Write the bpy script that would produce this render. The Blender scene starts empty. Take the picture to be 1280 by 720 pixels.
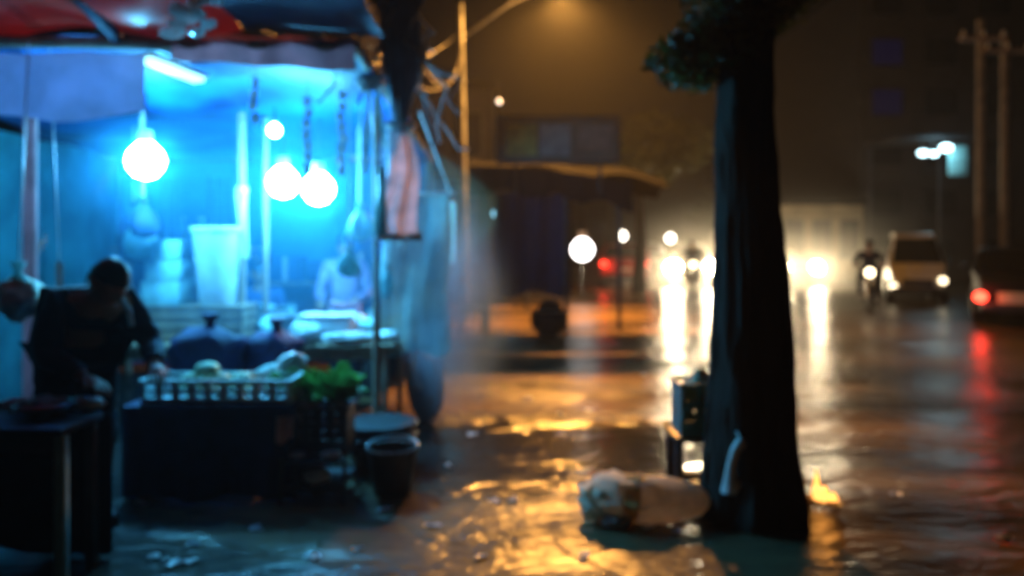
import bpy, bmesh, math, random
from mathutils import Vector, Matrix, noise, Euler
R = math.radians
random.seed(7)
S = bpy.context.scene
COL = S.collection
CAMZ, HOR, F = 1.6, 300.0, 1000.0

def P(px, py, d):
    return Vector(((px - 640) / F * d, d, CAMZ - (py - HOR) / F * d))

# ------------------------------------------------------------------ materials
MATS = {}
def mat(name, col, rough=0.6, metal=0.0, var=0.25, scale=6.0, bump=0.0, trans=0.0, spec=0.5, stretch=None, col2=None):
    if name in MATS: return MATS[name]
    m = bpy.data.materials.new(name); m.use_nodes = True
    nt = m.node_tree; n = nt.nodes; l = nt.links
    b = n['Principled BSDF']
    b.inputs['Roughness'].default_value = rough
    b.inputs['Metallic'].default_value = metal
    b.inputs['Specular IOR Level'].default_value = spec
    tc = n.new('ShaderNodeTexCoord'); mp = n.new('ShaderNodeMapping')
    l.new(tc.outputs['Object'], mp.inputs['Vector'])
    if stretch: mp.inputs['Scale'].default_value = stretch
    nz = n.new('ShaderNodeTexNoise'); nz.inputs['Scale'].default_value = scale; nz.inputs['Detail'].default_value = 5
    l.new(mp.outputs['Vector'], nz.inputs['Vector'])
    rp = n.new('ShaderNodeValToRGB')
    c2 = col2 if col2 else tuple(c * (1 - var * 1.6) for c in col)
    rp.color_ramp.elements[0].position = 0.32; rp.color_ramp.elements[0].color = (*[max(0, c) for c in c2], 1)
    rp.color_ramp.elements[1].position = 0.66; rp.color_ramp.elements[1].color = (*[min(1, c * (1 + var * .5)) for c in col], 1)
    l.new(nz.outputs['Fac'], rp.inputs['Fac']); l.new(rp.outputs['Color'], b.inputs['Base Color'])
    rr = n.new('ShaderNodeMapRange'); rr.inputs['To Min'].default_value = max(0.03, rough - .12); rr.inputs['To Max'].default_value = min(1, rough + .12)
    l.new(nz.outputs['Fac'], rr.inputs['Value']); l.new(rr.outputs['Result'], b.inputs['Roughness'])
    if bump:
        bp = n.new('ShaderNodeBump'); bp.inputs['Strength'].default_value = bump; bp.inputs['Distance'].default_value = 0.02
        l.new(nz.outputs['Fac'], bp.inputs['Height']); l.new(bp.outputs['Normal'], b.inputs['Normal'])
    if trans:
        t = n.new('ShaderNodeBsdfTranslucent'); l.new(rp.outputs['Color'], t.inputs['Color'])
        mx = n.new('ShaderNodeMixShader'); mx.inputs['Fac'].default_value = trans
        l.new(b.outputs['BSDF'], mx.inputs[1]); l.new(t.outputs['BSDF'], mx.inputs[2])
        l.new(mx.outputs['Shader'], n['Material Output'].inputs['Surface'])
    MATS[name] = m
    return m

def emat(name, col, strength, base=None):
    if name in MATS: return MATS[name]
    m = bpy.data.materials.new(name); m.use_nodes = True
    b = m.node_tree.nodes['Principled BSDF']
    b.inputs['Base Color'].default_value = (*(base or [min(.8, c) for c in col]), 1)
    b.inputs['Roughness'].default_value = 0.3
    b.inputs['Emission Color'].default_value = (*col, 1); b.inputs['Emission Strength'].default_value = strength
    MATS[name] = m
    return m

# ------------------------------------------------------------------ mesh builder
class MB:
    def __init__(s): s.b = bmesh.new()
    def box(s, c, size, rot=None, bev=0.0):
        M = Matrix.Translation(Vector(c)) @ (rot.to_matrix().to_4x4() if rot else Matrix()) @ Matrix.Diagonal((*size, 1))
        g = bmesh.ops.create_cube(s.b, size=1, matrix=M)
        if bev:
            es = list({e for v in g['verts'] for e in v.link_edges})
            bmesh.ops.bevel(s.b, geom=es, offset=bev, segments=2, affect='EDGES', profile=.5)
        return s
    def cyl(s, a, b, r0, r1=None, n=14, caps=True):
        a, b = Vector(a), Vector(b); r1 = r0 if r1 is None else r1
        d = b - a; q = d.to_track_quat('Z', 'Y')
        M = Matrix.Translation((a + b) / 2) @ q.to_matrix().to_4x4()
        bmesh.ops.create_cone(s.b, cap_ends=caps, segments=n, radius1=r0, radius2=r1, depth=d.length, matrix=M)
        return s
    def tube(s, pts, r, n=8):
        pts = [Vector(p) for p in pts]; rs = r if isinstance(r, (list, tuple)) else [r] * len(pts)
        rings = []
        prev = None
        for i, p in enumerate(pts):
            t = (pts[min(i + 1, len(pts) - 1)] - pts[max(i - 1, 0)]).normalized()
            if prev is None:
                u = t.orthogonal().normalized()
            else:
                u = (prev - t * prev.dot(t)).normalized()
            prev = u; w = t.cross(u)
            rings.append([s.b.verts.new(p + (u * math.cos(2 * math.pi * k / n) + w * math.sin(2 * math.pi * k / n)) * rs[i]) for k in range(n)])
        for i in range(len(rings) - 1):
            for k in range(n):
                s.b.faces.new((rings[i][k], rings[i][(k + 1) % n], rings[i + 1][(k + 1) % n], rings[i + 1][k]))
        s.b.faces.new(rings[0][::-1]); s.b.faces.new(rings[-1])
        return s
    def lathe(s, prof, c=(0, 0, 0), n=24, rot=None, wob=0.0):
        c = Vector(c); rings = []
        for (r, z) in prof:
            ring = []
            for k in range(n):
                a = 2 * math.pi * k / n
                rr = r * (1 + wob * noise.noise(Vector((math.cos(a) * 2, math.sin(a) * 2, z * 6)) + c * 3))
                v = Vector((rr * math.cos(a), rr * math.sin(a), z))
                if rot: v.rotate(rot)
                ring.append(s.b.verts.new(c + v))
            rings.append(ring)
        for i in range(len(rings) - 1):
            for k in range(n):
                s.b.faces.new((rings[i][k], rings[i][(k + 1) % n], rings[i + 1][(k + 1) % n], rings[i + 1][k]))
        if prof[0][0] > 1e-4: s.b.faces.new(rings[0][::-1])
        if prof[-1][0] > 1e-4: s.b.faces.new(rings[-1])
        return s
    def blob(s, c, size, rot=None, wob=.12, f=2.0, sub=3, flat=None):
        c = Vector(c); seed = c * 7.3
        g = bmesh.ops.create_icosphere(s.b, subdivisions=sub, radius=1)
        for v in g['verts']:
            p = v.co.copy()
            k = 1 + wob * noise.noise(p * f + seed) + wob * .5 * noise.noise(p * f * 2.7 + seed)
            q = Vector((p.x * size[0], p.y * size[1], p.z * size[2])) * k
            if flat is not None and q.z < flat * size[2]: q.z = flat * size[2] + (q.z - flat * size[2]) * .15
            if rot: q.rotate(rot)
            v.co = c + q
        return s
    def grid(s, f, nu, nv):
        vs = [[s.b.verts.new(Vector(f(i / nu, j / nv))) for j in range(nv + 1)] for i in range(nu + 1)]
        for i in range(nu):
            for j in range(nv):
                s.b.faces.new((vs[i][j], vs[i + 1][j], vs[i + 1][j + 1], vs[i][j + 1]))
        return s
    def sheet(s, f, nu, nv, th=.006):
        # a cloth / tarp with real thickness
        s0 = bmesh.new(); t = MB.__new__(MB); t.b = s0; t.grid(f, nu, nv)
        bmesh.ops.recalc_face_normals(s0, faces=s0.faces)
        bmesh.ops.solidify(s0, geom=list(s0.faces), thickness=th)
        me = bpy.data.meshes.new('t'); s0.to_mesh(me); s0.free(); s.b.from_mesh(me); bpy.data.meshes.remove(me)
        return s
    def poly(s, pts, z):
        s.b.faces.new([s.b.verts.new((x, y, z)) for x, y in pts]); return s
    def mesh(s, me):
        s.b.from_mesh(me); return s
    def build(s, name, m, parent=None, smooth=True, loc=None, rotz=0, recalc=True, fine=35):
        if recalc: bmesh.ops.recalc_face_normals(s.b, faces=s.b.faces)
        me = bpy.data.meshes.new(name); s.b.to_mesh(me); s.b.free()
        for mm in (m if isinstance(m, list) else [m]): me.materials.append(mm)
        if smooth:
            for p in me.polygons: p.use_smooth = True
            me.set_sharp_from_angle(angle=R(fine))
        o = bpy.data.objects.new(name, me); COL.objects.link(o)
        if parent: o.parent = parent
        if loc is not None: o.location = loc
        o.rotation_euler.z = rotz
        return o

def tag(o, label, cat, group=None, kind=None):
    if label: o['label'] = label
    if cat: o['category'] = cat
    if group: o['group'] = group
    if kind: o['kind'] = kind
    return o
def thing(name, label, cat, loc=(0, 0, 0), rotz=0, group=None):
    o = bpy.data.objects.new(name, None); COL.objects.link(o)
    o.location = loc; o.rotation_euler.z = rotz; o.empty_display_size = .2
    return tag(o, label, cat, group)
def dup(o, loc=None, rotz=None, label=None, parent=None):
    c = o.copy(); COL.objects.link(c)
    if parent: c.parent = parent
    if loc is not None: c.location = loc
    if rotz is not None: c.rotation_euler.z = rotz
    if label: c['label'] = label
    for ch in list(o.children): dup(ch, parent=c)
    return c
def light(name, loc, power, col, radius=.05, parent=None, kind='POINT', aim=None, size=None, blend=.5):
    d = bpy.data.lights.new(name, kind); d.energy = power; d.color = col; d.shadow_soft_size = radius
    o = bpy.data.objects.new(name, d); COL.objects.link(o)
    if parent: o.parent = parent
    o.location = loc
    if kind == 'SPOT':
        d.spot_size = size; d.spot_blend = blend
        o.rotation_euler = (Vector(aim) - Vector((0, 0, 0))).to_track_quat('-Z', 'Y').to_euler()
    return o

# palette -------------------------------------------------------------
M_black = mat('black_plastic', (.02, .02, .022), .45)
M_dark = mat('dark_cloth', (.01, .012, .02), .95, spec=.1, scale=12, bump=.3)
M_navy = mat('navy_cloth', (.006, .018, .09), .75, scale=9, bump=.4)
M_blue_tarp = mat('blue_tarp', (.004, .13, .4), .55, scale=1.6, var=.5, bump=.35, trans=.25)
M_red_tarp = mat('red_tarp', (.95, .16, .1), .32, scale=2.2, bump=.3, trans=.7)
M_pink = mat('faded_pink_cloth', (.75, .4, .42), .7, scale=4, bump=.25, trans=.65)
M_lav = mat('lavender_cloth', (.7, .62, .78), .75, scale=3, bump=.3, trans=.65)
M_white = mat('white_plastic', (.8, .8, .78), .4, var=.12)
M_clear = mat('milky_plastic', (.35, .62, .62), .3, var=.2, trans=.55, scale=5, bump=.4)
M_teal = mat('teal_plastic', (.03, .2, .2), .4)
M_palet = mat('pale_teal_box', (.35, .6, .58), .6)
M_wood = mat('old_wood', (.3, .2, .13), .7, stretch=(1, 1, .12), scale=14, bump=.3)
M_palew = mat('pale_wood', (.6, .5, .45), .65, stretch=(1, 1, .12), scale=14, bump=.2)
M_metal = mat('grey_metal', (.4, .41, .42), .4, metal=.8)
M_dmetal = mat('dark_metal', (.06, .06, .065), .45, metal=.6)
M_rubber = mat('rubber', (.015, .015, .015), .8)
M_green = mat('leafy_green', (.08, .3, .05), .6, scale=20, bump=.3, trans=.5)
M_skin = mat('brown_skin', (.32, .17, .1), .5, var=.08)
M_hair = mat('black_hair', (.01, .01, .01), .5)
M_glass = mat('dark_glass', (.015, .018, .02), .06, var=.05)
M_plate = mat('plate_white', (.7, .68, .6), .5, var=.1)

BLUE = (0.09, .55, 1.0)
SODIUM = (1.0, .42, .075)
HEADL = (1.0, .80, .5)

# ------------------------------------------------------------------ world, sun, camera
w = bpy.data.worlds.new('World'); S.world = w; w.use_nodes = True
nt = w.node_tree; bg = nt.nodes['Background']
sky = nt.nodes.new('ShaderNodeTexSky'); sky.sky_type = 'NISHITA'; sky.sun_disc = False
sky.sun_elevation = R(4); sky.sun_rotation = R(200)
nt.links.new(sky.outputs['Color'], bg.inputs['Color']); bg.inputs['Strength'].default_value = 0.0003
sd = bpy.data.lights.new('sun', 'SUN'); sd.energy = .002; sd.angle = R(.5); sd.color = (1, .93, .85)
so = bpy.data.objects.new('sun', sd); COL.objects.link(so); so.rotation_euler = (R(70), 0, R(-20))
cd = bpy.data.cameras.new('camera'); cam = bpy.data.objects.new('camera', cd); COL.objects.link(cam)
cam.location = (0, 0, CAMZ); cam.rotation_euler = (R(90), 0, 0)
cd.sensor_width = 36; cd.lens = 36 * F / 1280; cd.shift_y = -(360 - HOR) / 1280
cd.clip_start = .05; cd.clip_end = 600
cd.dof.use_dof = True; cd.dof.focus_distance = 1.2; cd.dof.aperture_fstop = 2.0
S.camera = cam
S.view_settings.view_transform = 'Standard'; S.view_settings.look = 'None'
S.view_settings.exposure = 0; S.view_settings.gamma = 1; S.view_settings.use_curve_mapping = False
cy = S.cycles
S.render.engine = 'CYCLES'
cy.max_bounces = 6; cy.diffuse_bounces = 2; cy.glossy_bounces = 3; cy.transmission_bounces = 4
cy.volume_bounces = 0; cy.transparent_max_bounces = 8
cy.sample_clamp_indirect = 3; cy.sample_clamp_direct = 0
cy.use_denoising = True; cy.denoiser = 'OPENIMAGEDENOISE'
cy.caustics_reflective = False; cy.caustics_refractive = False

# ------------------------------------------------------------------ haze
hm = bpy.data.materials.new('night_haze'); hm.use_nodes = True
hn = hm.node_tree
hn.nodes.remove(hn.nodes['Principled BSDF'])
pv = hn.nodes.new('ShaderNodeVolumePrincipled')
pv.inputs['Color'].default_value = (.85, .87, .9, 1); pv.inputs['Density'].default_value = .0014
pv.inputs['Anisotropy'].default_value = .5
hn.links.new(pv.outputs['Volume'], hn.nodes['Material Output'].inputs['Volume'])
hz = MB().box((15, 62, 7.5), (240, 180, 17)).build('haze', hm, smooth=False)
tag(hz, 'thin smoky night haze hanging over the whole street', 'haze', kind='stuff')

# ------------------------------------------------------------------ ground, road
def ground_mat(name, colA, colB, rough0, rough1, bump, scale, stretch=(1, 1, 1)):
    m = bpy.data.materials.new(name); m.use_nodes = True
    n = m.node_tree.nodes; l = m.node_tree.links; b = n['Principled BSDF']
    tc = n.new('ShaderNodeTexCoord'); mp = n.new('ShaderNodeMapping'); mp.inputs['Scale'].default_value = stretch
    l.new(tc.outputs['Object'], mp.inputs['Vector'])
    big = n.new('ShaderNodeTexNoise'); big.inputs['Scale'].default_value = scale; big.inputs['Detail'].default_value = 4
    fine = n.new('ShaderNodeTexNoise'); fine.inputs['Scale'].default_value = scale * 16; fine.inputs['Detail'].default_value = 6
    vor = n.new('ShaderNodeTexVoronoi'); vor.inputs['Scale'].default_value = scale * 11
    for t in (big, fine, vor): l.new(mp.outputs['Vector'], t.inputs['Vector'])
    rp = n.new('ShaderNodeValToRGB'); e = rp.color_ramp.elements
    e[0].position = .38; e[0].color = (*colA, 1); e[1].position = .62; e[1].color = (*colB, 1)
    l.new(big.outputs['Fac'], rp.inputs['Fac'])
    mx = n.new('ShaderNodeMix'); mx.data_type = 'RGBA'; mx.blend_type = 'MULTIPLY'; mx.inputs['Factor'].default_value = .6
    fr = n.new('ShaderNodeValToRGB'); fr.color_ramp.elements[0].position = .3; fr.color_ramp.elements[0].color = (.35, .33, .3, 1); fr.color_ramp.elements[1].position = .65
    l.new(fine.outputs['Fac'], fr.inputs['Fac'])
    l.new(rp.outputs['Color'], mx.inputs['A']); l.new(fr.outputs['Color'], mx.inputs['B'])
    l.new(mx.outputs['Result'], b.inputs['Base Color'])
    rr = n.new('ShaderNodeMapRange'); rr.inputs['From Min'].default_value = .4; rr.inputs['From Max'].default_value = .6
    rr.inputs['To Min'].default_value = rough0; rr.inputs['To Max'].default_value = rough1
    l.new(big.outputs['Fac'], rr.inputs['Value']); l.new(rr.outputs['Result'], b.inputs['Roughness'])
    ad = n.new('ShaderNodeMath'); ad.operation = 'ADD'
    l.new(fine.outputs['Fac'], ad.inputs[0])
    ml = n.new('ShaderNodeMath'); ml.operation = 'MULTIPLY'; ml.inputs[1].default_value = .7
    l.new(vor.outputs['Distance'], ml.inputs[0]); l.new(ml.outputs[0], ad.inputs[1])
    bp = n.new('ShaderNodeBump'); bp.inputs['Strength'].default_value = bump; bp.inputs['Distance'].default_value = .03
    l.new(ad.outputs[0], bp.inputs['Height']); l.new(bp.outputs['Normal'], b.inputs['Normal'])
    return m
G_earth = ground_mat('wet_earth', (.09, .07, .05), (.2, .15, .1), .4, .6, .75, 1.1, (1, 1.8, 1))
tag(MB().grid(lambda u, v: (-100 + 230 * u, -24 + 172 * v, -.12), 60, 50).build('ground', G_earth, smooth=False), 'flooded muddy ground under the street water', 'ground', kind='structure')
def water_mat():
    m = bpy.data.materials.new('muddy_flood_water'); m.use_nodes = True
    n = m.node_tree.nodes; l = m.node_tree.links; b = n['Principled BSDF']
    tc = n.new('ShaderNodeTexCoord')
    def nz(scale, sx, sy, det, dist=0):
        mp = n.new('ShaderNodeMapping'); mp.inputs['Scale'].default_value = (sx, sy, 1); l.new(tc.outputs['Object'], mp.inputs['Vector'])
        t = n.new('ShaderNodeTexNoise'); t.inputs['Scale'].default_value = scale; t.inputs['Detail'].default_value = det; t.inputs['Distortion'].default_value = dist
        l.new(mp.outputs['Vector'], t.inputs['Vector']); return t
    silt = nz(.55, .6, 1.5, 4); wave = nz(1.0, 1.5, 2.6, 3, .6); rip = nz(4.6, 1.2, 2.2, 5, .5); calm = nz(.42, .45, 1.3, 2)
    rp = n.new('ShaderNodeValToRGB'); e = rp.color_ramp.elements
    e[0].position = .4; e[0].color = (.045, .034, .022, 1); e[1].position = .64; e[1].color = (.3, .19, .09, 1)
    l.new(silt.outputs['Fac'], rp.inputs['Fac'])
    # darkness painted into the water colour: mid band (also calmer), right side, stall edge
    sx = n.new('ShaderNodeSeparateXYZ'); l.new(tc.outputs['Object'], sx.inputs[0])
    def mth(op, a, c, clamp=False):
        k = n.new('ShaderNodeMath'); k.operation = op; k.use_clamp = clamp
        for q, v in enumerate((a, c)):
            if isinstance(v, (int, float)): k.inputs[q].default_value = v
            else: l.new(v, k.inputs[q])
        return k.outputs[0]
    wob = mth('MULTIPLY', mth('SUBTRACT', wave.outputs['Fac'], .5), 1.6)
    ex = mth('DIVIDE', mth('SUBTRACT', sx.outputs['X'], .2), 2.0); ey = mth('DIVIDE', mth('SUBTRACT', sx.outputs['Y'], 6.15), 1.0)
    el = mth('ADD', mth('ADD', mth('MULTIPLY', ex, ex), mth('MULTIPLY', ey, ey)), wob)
    dark_band = mth('SUBTRACT', 1.35, el, True)
    dark_side = mth('MULTIPLY', mth('ADD', mth('SUBTRACT', mth('SUBTRACT', sx.outputs['X'], 1.7), mth('MULTIPLY', sx.outputs['Y'], .09)), wob), .5, True)
    near = mth('MULTIPLY', mth('SUBTRACT', mth('MULTIPLY', mth('ADD', sx.outputs['X'], mth('MULTIPLY', wob, .6)), -1), 1.35), .9, True)  # shade before the stall, painted dark into the colour
    dark_side = mth('MULTIPLY', dark_side, 1.15, True)
    dark_mask = mth('MAXIMUM', mth('MAXIMUM', dark_band, near), mth('MULTIPLY', dark_side, .85))
    dm = n.new('ShaderNodeMix'); dm.data_type = 'RGBA'; l.new(dark_mask, dm.inputs['Factor']); l.new(rp.outputs['Color'], dm.inputs['A']); dm.inputs['B'].default_value = (.022, .02, .018, 1)
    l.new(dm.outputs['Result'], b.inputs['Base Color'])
    b.inputs['Roughness'].default_value = .29; b.inputs['IOR'].default_value = 1.33; b.inputs['Specular IOR Level'].default_value = .3
    cr = n.new('ShaderNodeMapRange'); cr.inputs['From Min'].default_value = .4; cr.inputs['From Max'].default_value = .6; cr.inputs['To Min'].default_value = .25; cr.inputs['To Max'].default_value = 1
    l.new(calm.outputs['Fac'], cr.inputs['Value'])
    ml = n.new('ShaderNodeMath'); ml.operation = 'MULTIPLY'; ml.inputs[1].default_value = .6; l.new(rip.outputs['Fac'], ml.inputs[0])
    ad = n.new('ShaderNodeMath'); ad.operation = 'ADD'; l.new(wave.outputs['Fac'], ad.inputs[0]); l.new(ml.outputs[0], ad.inputs[1])
    m2 = n.new('ShaderNodeMath'); m2.operation = 'MULTIPLY'; l.new(ad.outputs[0], m2.inputs[0]); l.new(cr.outputs['Result'], m2.inputs[1])
    bp = n.new('ShaderNodeBump'); bp.inputs['Strength'].default_value = 1; bp.inputs['Distance'].default_value = .085
    m3 = mth('MULTIPLY', m2.outputs[0], mth('SUBTRACT', 1, mth('MULTIPLY', dark_band, .75))); l.new(m3, bp.inputs['Height'])
    l.new(mth('SUBTRACT', .27, mth('MULTIPLY', dark_band, .12)), b.inputs['Roughness']); l.new(bp.outputs['Normal'], b.inputs['Normal'])
    return m
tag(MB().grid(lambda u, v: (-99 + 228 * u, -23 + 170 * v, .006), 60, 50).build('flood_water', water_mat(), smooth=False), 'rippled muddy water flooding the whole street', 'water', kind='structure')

# ------------------------------------------------------------------ the tree
M_bark = mat('tree_bark', (.035, .028, .022), .95, scale=9, stretch=(1, 1, .18), bump=.9, spec=.08)
M_leaf = mat('tree_leaf', (.07, .09, .02), .55, scale=3, var=.5, trans=.35)
def leaves_into(mb, centre, rad, n, size):
    b = mb.b
    for _ in range(n):
        while True:
            q = Vector((random.uniform(-1, 1), random.uniform(-1, 1), random.uniform(-1, 1)))
            if .15 < q.length < 1: break
        p = Vector(centre) + Vector((q.x * rad[0], q.y * rad[1], q.z * rad[2]))
        rot = Euler((random.uniform(0, 6.3), random.uniform(0, 6.3), random.uniform(0, 6.3)))
        L = size * random.uniform(.7, 1.3); W = L * .42
        vs = [Vector((0, -L / 2, 0)), Vector((W / 2, -L * .05, .12 * L)), Vector((0, L / 2, 0)), Vector((-W / 2, -L * .05, .12 * L))]
        for v in vs: v.rotate(rot)
        b.faces.new([b.verts.new(p + v) for v in vs])
def trunk_mesh(mb, pts, rads, n=22, wob=.14, sub=1, fur=0.0):
    if sub > 1:
        P2, R2 = [], []
        for i in range(len(pts) - 1):
            for k in range(sub):
                q = k / sub; P2.append(Vector(pts[i]).lerp(Vector(pts[i + 1]), q)); R2.append(rads[i] * (1 - q) + rads[i + 1] * q)
        pts, rads = P2 + [pts[-1]], R2 + [rads[-1]]
    rings = []
    for i, (p, r) in enumerate(zip(pts, rads)):
        p = Vector(p); ring = []
        for k in range(n):
            a = 2 * math.pi * k / n
            kk = 1 + wob * (1.6 if fur else 1) * noise.noise(Vector((math.cos(a) * 1.7, math.sin(a) * 1.7, p.z * .8))) + wob * .5 * noise.noise(Vector((math.cos(a) * 4, math.sin(a) * 4, p.z * 1.2 + 9)))
            if fur: kk += fur * (abs(noise.noise(Vector((math.cos(a) * 9, math.sin(a) * 9, p.z * 2.6)))) - .25) + fur * .6 * noise.noise(Vector((math.cos(a) * 15, math.sin(a) * 15, p.z * 4))) + .12 * max(0, .5 - p.z) * math.sin(a * 5 + 1)
            ring.append(mb.b.verts.new(p + Vector((math.cos(a), math.sin(a), 0)) * r * kk))
        rings.append(ring)
    for i in range(len(rings) - 1):
        for k in range(n):
            mb.b.faces.new((rings[i][k], rings[i][(k + 1) % n], rings[i + 1][(k + 1) % n], rings[i + 1][k]))
    mb.b.faces.new(rings[0][::-1]); mb.b.faces.new(rings[-1])
tr = thing('street_tree', 'big dark street tree with thick flaring trunk beside the sack and fire', 'tree', (1.42, 4.65, 0))
zs = [-.03, .05, .14, .3, .55, .9, 1.3, 1.8, 2.2, 2.6, 2.95, 3.25]
rs = [.315, .305, .29, .275, .255, .235, .215, .18, .165, .155, .16, .14]
xs = [.0, .0, .0, 0, -.005, -.01, -.02, -.045, -.06, -.06, -.06, -.06]
mb = MB(); trunk_mesh(mb, [(x, 0, z) for x, z in zip(xs, zs)], rs, n=128, sub=9, fur=.11)
mb.build('trunk', M_bark, tr, fine=80)
limbs = [[(-.06, 0, 2.9), (-.3, .1, 3.2), (-.75, .25, 3.45), (-1.3, .4, 3.9)],
         [(-.05, 0, 3.0), (.25, .15, 3.5), (.6, .3, 4.1), (1.0, .5, 4.8)],
         [(-.06, 0, 3.1), (-.1, .2, 3.8), (-.2, .3, 4.6), (-.15, .5, 5.4)],
         [(-.05, 0, 2.95), (.1, -.35, 3.5), (.2, -.9, 4.1), (.3, -1.4, 4.6)],
         [(-.1, .0, 2.75), (-.3, .05, 2.78), (-.45, .05, 2.7), (-.55, .05, 2.6)]]
for L in limbs:
    big = L is not limbs[4]
    MB().tube(L, [.12, .09, .06, .03] if big else [.05, .035, .02, .01], 10).build('limb', M_bark, tr)
mb = MB()
leaves_into(mb, (-.3, .05, 2.66), (.34, .3, .17), 330, .11)
leaves_into(mb, (-.42, .0, 2.62), (.2, .2, .14), 110, .1)
leaves_into(mb, (-.18, .0, 2.8), (.3, .3, .16), 240, .1)
leaves_into(mb, (-.02, .1, 3.0), (.4, .4, .2), 400, .09)
leaves_into(mb, (.05, .1, 3.05), (.33, .4, .2), 500, .09)
for L in limbs[:4]:
    for q in ((2, 3) if L is limbs[0] else (1, 2, 3)):
        p = Vector(L[q]) + (Vector((0, 0, .25)) if L is limbs[0] else Vector())
        for _ in range(3):
            c = p + Vector((random.uniform(-.5, .5), random.uniform(-.5, .5), random.uniform(-.1, .5)))
            leaves_into(mb, c, (.5, .5, .33), 420, .11)
mb.build('crown', M_leaf, tr, smooth=False, recalc=False)

# far trees
def far_tree(x, y, h, cr, label, n=1500, base=.5):
    t = thing('roadside_tree', label, 'tree', (x, y, 0), 0, 'dark trees along the far street')
    m = MB(); trunk_mesh(m, [(0, 0, -.02), (.05, 0, h * .3), (0, .05, h * .6)], [.24, .18, .1], n=12); m.build('trunk', M_bark, t, fine=80)
    m = MB()
    for k in range(11):
        a = random.uniform(0, 6.28); rr = random.uniform(.1, .75) * cr
        z = h * random.uniform(base, .95); s = cr * random.uniform(.35, .55)
        leaves_into(m, (rr * math.cos(a), rr * math.sin(a), z), (s, s, s * .75), n // 11, .32)
    m.build('crown', M_leaf, t, smooth=False, recalc=False)
far_tree(3.9, 24.5, 5.2, 2.0, 'dark bushy tree standing behind the kiosk canopy, above the white light', 2200, .62)
far_tree(19.5, 60, 10, 4.2, 'tall dark tree far down the road beyond the approaching headlights', 1500)
far_tree(4.5, 52, 9, 4.0, 'tall dark tree far away on the kiosk side of the road', 1500)
far_tree(9.6, 38, 4.6, 1.6, 'low dark tree beside the tan stucco house', 1200, .5)

# ------------------------------------------------------------------ bundle, stool, crate, cloth, fire by the tree
M_sack = mat('woven_sack', (.9, .78, .58), .75, scale=9, var=.15, bump=.5, trans=.5)
M_band = mat('sack_band', (.7, .42, .16), .8, scale=18, trans=.5)
M_pgrey = mat('grey_cloth', (.5, .5, .5), .8, scale=10, bump=.3, trans=.3)
sk = thing('sack', 'pale stuffed sack lying on its side on the wet ground by the tree', 'sack', (.76, 4.62, 0), R(-4))
sk.scale = (.84, .84, .86)
prof = [(-.38, .0), (-.37, .07), (-.34, .12), (-.27, .16), (-.19, .175), (-.13, .155), (-.09, .14), (-.05, .15), (.05, .14), (.15, .125), (.28, .115), (.38, .09), (.43, .05), (.45, 0)]
m = MB(); rings = []
for (x, r) in prof:
    ring = []
    for k in range(26):
        a = 2 * math.pi * k / 26
        kk = 1 + .3 * noise.noise(Vector((x * 5, math.cos(a) * 1.6, math.sin(a) * 1.6))) + .3 * noise.noise(Vector((x * 12, math.cos(a) * 3, math.sin(a) * 3))) + .12 * noise.noise(Vector((x * 30, math.cos(a) * 7, math.sin(a) * 7)))
        z = .125 + math.sin(a) * max(r, .004) * kk * .98
        if z < .012: z = .012 + (z - .012) * .1
        ring.append(m.b.verts.new((x, math.cos(a) * max(r, .004) * kk * 1.55, z)))
    rings.append(ring)
for i in range(len(rings) - 1):
    for k in range(26): m.b.faces.new((rings[i][k], rings[i][(k + 1) % 26], rings[i + 1][(k + 1) % 26], rings[i + 1][k]))
m.b.faces.new(rings[0][::-1]); m.b.faces.new(rings[-1])
sb = m.build('sack_body', M_sack, sk, fine=70)
m = MB(); rings = []
for x in (-.16, -.12, -.08, -.05):
    ring = []
    for k in range(26):
        a = 2 * math.pi * k / 26
        kk = 1 + .3 * noise.noise(Vector((x * 5, math.cos(a) * 1.6, math.sin(a) * 1.6)))
        r = .158
        ring.append(m.b.verts.new((x + .03 * math.sin(a), math.cos(a) * r * kk * 1.55, max(.006, .127 + math.sin(a) * r * kk))))
    rings.append(ring)
for i in range(3):
    for k in range(26): m.b.faces.new((rings[i][k], rings[i][(k + 1) % 26], rings[i + 1][(k + 1) % 26], rings[i + 1][k]))
m.build('tie_band', M_band, sk, fine=70)
m = MB().blob((-.33, -.04, .13), (.11, .19, .1), wob=.7, f=2.6)
m.build('gathered_mouth', M_sack, sk, fine=80)
MB().blob((-.2, -.24, .05), (.09, .06, .05), wob=.5).build('loose_corner', M_pgrey, sk, fine=80)

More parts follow.
